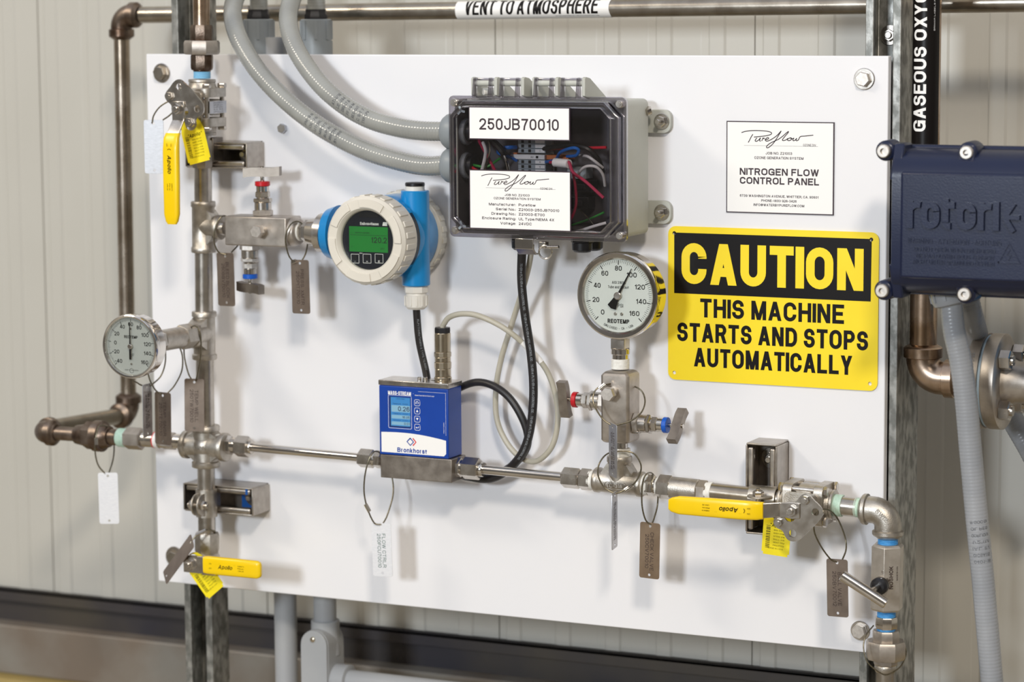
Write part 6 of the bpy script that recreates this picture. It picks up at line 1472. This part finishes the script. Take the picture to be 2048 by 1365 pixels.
# actuator
ad = 150; p0 = at(1770, 293, ad); p1 = at(1770, 597, ad); AX0 = at(1772, 450, ad).x; AZ1 = p0.z; AZ0 = p1.z; AX1 = AX0+330
AC = Thing('valve_actuator', 'dark navy valve actuator housing with embossed lettering at the right edge', 'actuator', V(((AX0+AX1)/2, -80, AZ0)))
g = G(); g.bx(AX0+6, AX1, 20, 96, AZ0+6, AZ1-6); AC.part('housing', g, 'navy', bevel=8, bseg=4)
g = G(); g.bx(AX0, AX1, 94, 104, AZ0, AZ1); AC.part('cover_flange', g, 'navy', bevel=4, bseg=3)
H = AZ1-AZ0; prof = []
for i in range(9):
    q = PI/2*i/8; prof.append((102+42*math.sin(q)**.9, AZ1-3-30*(1-math.cos(q))))
prof2 = [(d, AZ0+AZ1-z) for d, z in reversed(prof)]
g = G(); g.plate([(102, AZ1-3)]+prof+prof2+[(102, AZ0+3)], V((AX0+4, 0, 0)), Y, Z, X*(AX1-AX0-4)); 
AC.part('cover', g, 'navy', bevel=3, bseg=3, smooth=50)
g = G(); za, zb = at(1790, 343, 146).z, at(1790, 556, 146).z
g.bx(AX0+14, AX1, 140, 146, zb, za); cov = AC.part('front_panel', g, 'navy', bevel=3, bseg=3)
for u in (1776, 1941, 2106):
    xx = at(u, 300, 118).x
    for zz in (AZ1-6, AZ0+6):
        s = 1 if zz > (AZ0+AZ1)/2 else -1
        g = G(); g.lathe(V((xx, -100, zz)), Y, [(0, 11.5), (26, 11), (29, 9.5)], 24); g.plate([(100, -8), (128, -8), (144, 30), (100, 30)] if s < 0 else [(100, 8), (128, 8), (144, -30), (100, -30)], V((max(xx-9, AX0+1), 0, zz)), Y, Z, X*(18 if u > 1800 else 12)); AC.part('bolt_boss', g, 'navy', bevel=2)
        g = G(); g.ring(V((xx, -129, zz)), Y, 7.2, 3.2, 7, 24, 1.0); g.cyl(V((xx, -129, zz)), V((xx, -132, zz)), 4, 12); AC.part('cap_screw', g, 'boltface')
# embossed word: strokes
LH = (at(1815, 402, 146).z-at(1815, 456, 146).z); bx_ = at(1815, 430, 146).x; bz_ = at(1815, 456, 146).z
we = at(2038, 430, 146).x-bx_; u_ = we/11.4
g = G(); t_ = Y*4.0; O = V((bx_, -145.5, bz_)); xh = LH; sw = 46/815*we; ns = [0]
def fxw(f): return (f-285)/815*we
def STK(p, w_=None): ns[0] += 1; g.stroke(p, w_ or sw, O+Y*.03*ns[0], X, Z, t_)
def arc_(cx_, cy_, rx, rz, a0, a1, n=14): return [(cx_+rx*math.cos(math.radians(a0+(a1-a0)*i/n)), cy_+rz*math.sin(math.radians(a0+(a1-a0)*i/n))) for i in range(n+1)]
def let_r(f): x = fxw(f)+sw/2; STK([(x, 0), (x, xh)]); STK(arc_(x+fxw(285+62), xh*.62, fxw(285+62), xh*.38-sw/2, 165, 75))
def let_o(f0, f1):
    x0_, x1_ = fxw(f0)+sw/2, fxw(f1)-sw/2; r_o = (x1_-x0_)/2; c_o = (x0_+x1_)/2
    STK(arc_(c_o, xh-r_o*1.1-sw/2, r_o, r_o*1.1, 0, 180)+arc_(c_o, r_o*1.1+sw/2, r_o, r_o*1.1, 180, 360)+[(c_o+r_o, xh*.5), (c_o+r_o, xh-r_o*1.1-sw/2), (c_o+r_o*.99, xh-r_o*1.1-sw/2+1)])
let_r(285); let_o(392, 528)
x = fxw(572); STK([(x, xh*1.12), (x, xh*.25)]+arc_(x+fxw(285+34), xh*.25, fxw(285+34), xh*.25-sw/2, 180, 275, 8)); STK([(x-sw*.5, xh-sw/2), (x+sw*1.45, xh-sw/2)])
let_o(655, 795); let_r(806); x = fxw(940); STK([(x, 0), (x, xh*1.05)])
ww = sw*.72; STK([(fxw(1068), xh*1.02), (fxw(1003), xh*.5)], ww); STK([(fxw(1003), xh*.5), (fxw(1068), -.02*xh)], ww); STK([(fxw(1015), xh*.5), (fxw(1110), xh*.5)], ww)
AC.part('embossed_word', g, 'navy', parent=cov, bevel=.6)
g = G(); ly = lambda v: at(1900, v, 146).z
for s_, u0, u1, v in (('WARNING - ATTENTION - ACHTUNG', 1815, 2003, 484), ('DO NOT OPEN WHEN ENERGISED', 1829, 1991, 501), ('NE PAS OUVRIR SOUS TENSION', 1833, 1988, 514), ('NICHT UNTER SPANNUNG \u00d6FFNEN', 1827, 1989, 526)):
    a = at(u0, v, 146).x; b = at(u1, v, 146).x; text(g, s_, V(((a+b)/2, -145.9, at((u0+u1)/2, v, 146).z)), X, Z, 5.2 if v < 490 else 4.4, b-a, bold=.0, thick=Y*.9, res=1)
a = at(1996, 525, 146); b = at(2040, 525, 146); w2 = (b.x-a.x)/2; O2 = V((a.x+w2, -146, at(2018, 526, 146).z))
g.stroke([(-w2, 0), (w2, 0), (0, w2*1.75), (-w2, 0), (-w2*.9, 0)], 2.2, O2, X, Z, Y*.9); g.stroke([(1, w2*1.2), (-2.5, w2*.7), (2, w2*.7), (-1, w2*.22)], 1.4, O2, X, Z, Y*.9)
AC.part('embossed_warning', g, 'navy', parent=cov)
# conduits under the actuator
q = at(1893, 604, 60); T = Thing('conduit_gland', 'grey ribbed conduit nut under the left half of the navy actuator', 'gland', q)
q.z = AZ0+8; dn = (at(1900, 640, 60)-at(1890, 600, 60)).normalized()
g = G(); g.lathe(q, dn, [(0, 20), (17, 21), (22, 19), (24, 13.5)], 28); T.part('nut', g, 'conduit2')
g = G(); a_, b_ = frame(dn)
for k in range(10):
    an = 2*PI*k/10; e = a_*math.cos(an)+b_*math.sin(an); g.box(q+dn*10+e*20.5, 1.4, 1.6, 7, e, e.cross(dn), dn)
T.part('grip_rib', g, 'conduit2')
T, Q = conduit('grey conduit dropping from the actuator to the bottom edge, in front of the others', [(1908, 660, 60), (1921, 720, 58), (1932, 800, 55), (1941, 900, 52), (1953, 1030, 50), (1965, 1150, 48), (1975, 1260, 46), (1984, 1365, 44), (1992, 1460, 42)], 12.4, 'conduit2', first=q+dn*20)
i0 = min(range(len(Q)), key=lambda i: abs(proj(Q[i])[1]-1042)); cumq = sum((Q[i+1]-Q[i]).length for i in range(i0))
conduit_print(T, Q, cumq, ['B GOC DI', 'OIL RES', 'QORLIQUI', '1/2"(M', 'IAL IN', 'C(CSA)15', '0401-18'], 12.7, 7.4, 20, 3.4, m='greyink', flip=-1)
T, Q = conduit('dark grey conduit running behind the bolted flange at the right edge', [(1935, 598, 10), (1945, 640, 0), (1962, 700, -60), (1990, 770, -130), (2020, 830, -135), (2060, 900, -135), (2090, 960, -135)], 13, 'conduit2')

# ================================================================ PVC CONDUITS BEHIND THE LOWER EDGE
p = at(571, 1230, -80); g = G(); g.cyl(V((p.x, 80, -1000)), V((p.x, 80, 20)), 14.8, 28)
T = Thing('pvc_conduit', 'straight grey plastic conduit behind the lower edge of the backboard, left of two', 'conduit', V((p.x, 80, -1000))); T.part('conduit_wall', g, 'pvc')
p2 = at(650, 1215, -80); zc0 = at(650, 1240, -80).z
g = G(); g.cyl(V((p2.x, 80, zc0-6)), V((p2.x, 80, 20)), 14.8, 28); T = Thing('pvc_conduit', 'grey plastic conduit entering the round-ended fitting under the backboard', 'conduit', V((p2.x, 80, zc0))); T.part('conduit_wall', g, 'pvc')
T = Thing('access_fitting', 'grey plastic access fitting with rounded cover and one screw under the backboard', 'fitting', V((p2.x, 80, zc0-120)))
g = G(); g.lathe(V((p2.x, 80, zc0-22)), Z, [(0, 18.5), (21, 18.5), (22, 17)], 28); g.lathe(V((p2.x, 80, zc0-45)), Z, [(0, 20), (24, 18.5)], 28); T.part('hub', g, 'pvc')
zc1 = at(626, 1262, -50).z; hw_ = 19.5
pts = [(-hw_, -220)]+[(-hw_*math.cos(a), -hw_+hw_*math.sin(a)) for a in [PI*i/14 for i in range(15)]]+[(hw_, -220)]
fxx = at(627, 1290, -50).x
g = G(); g.plate(pts, V((fxx, 95, zc1)), X, Z, Y*41); T.part('box', g, 'pvc', bevel=2)
g = G(); g.plate([(a*.97, b*.99-.4) for a, b in pts], V((fxx, 54, zc1)), X, Z, Y*4); T.part('cover', g, 'pvc', bevel=1.5, label='rounded cover plate')
g = G(); q = V((at(624, 1281, -48).x, 50, at(624, 1281, -48).z)); g.lathe(q, Y, [(0, 3.6), (1.2, 3.4), (2, 2)], 16); T.part('cover_screw', g, 'brass')
q0 = at(690, 1356, -75); g = G(); g.lathe(V((fxx+12, 75, q0.z-4)), X, [(0, 21), (26, 21), (27, 19)], 28); T.part('side_hub', g, 'pvc')
g = G(); g.cyl(V((fxx+36, 75, q0.z-4)), V((fxx+700, 75, q0.z-4)), 14.8, 28); T = Thing('pvc_conduit', 'horizontal grey plastic conduit at the bottom edge of the frame', 'conduit', V((fxx+40, 75, q0.z-20))); T.part('conduit_wall', g, 'pvc')
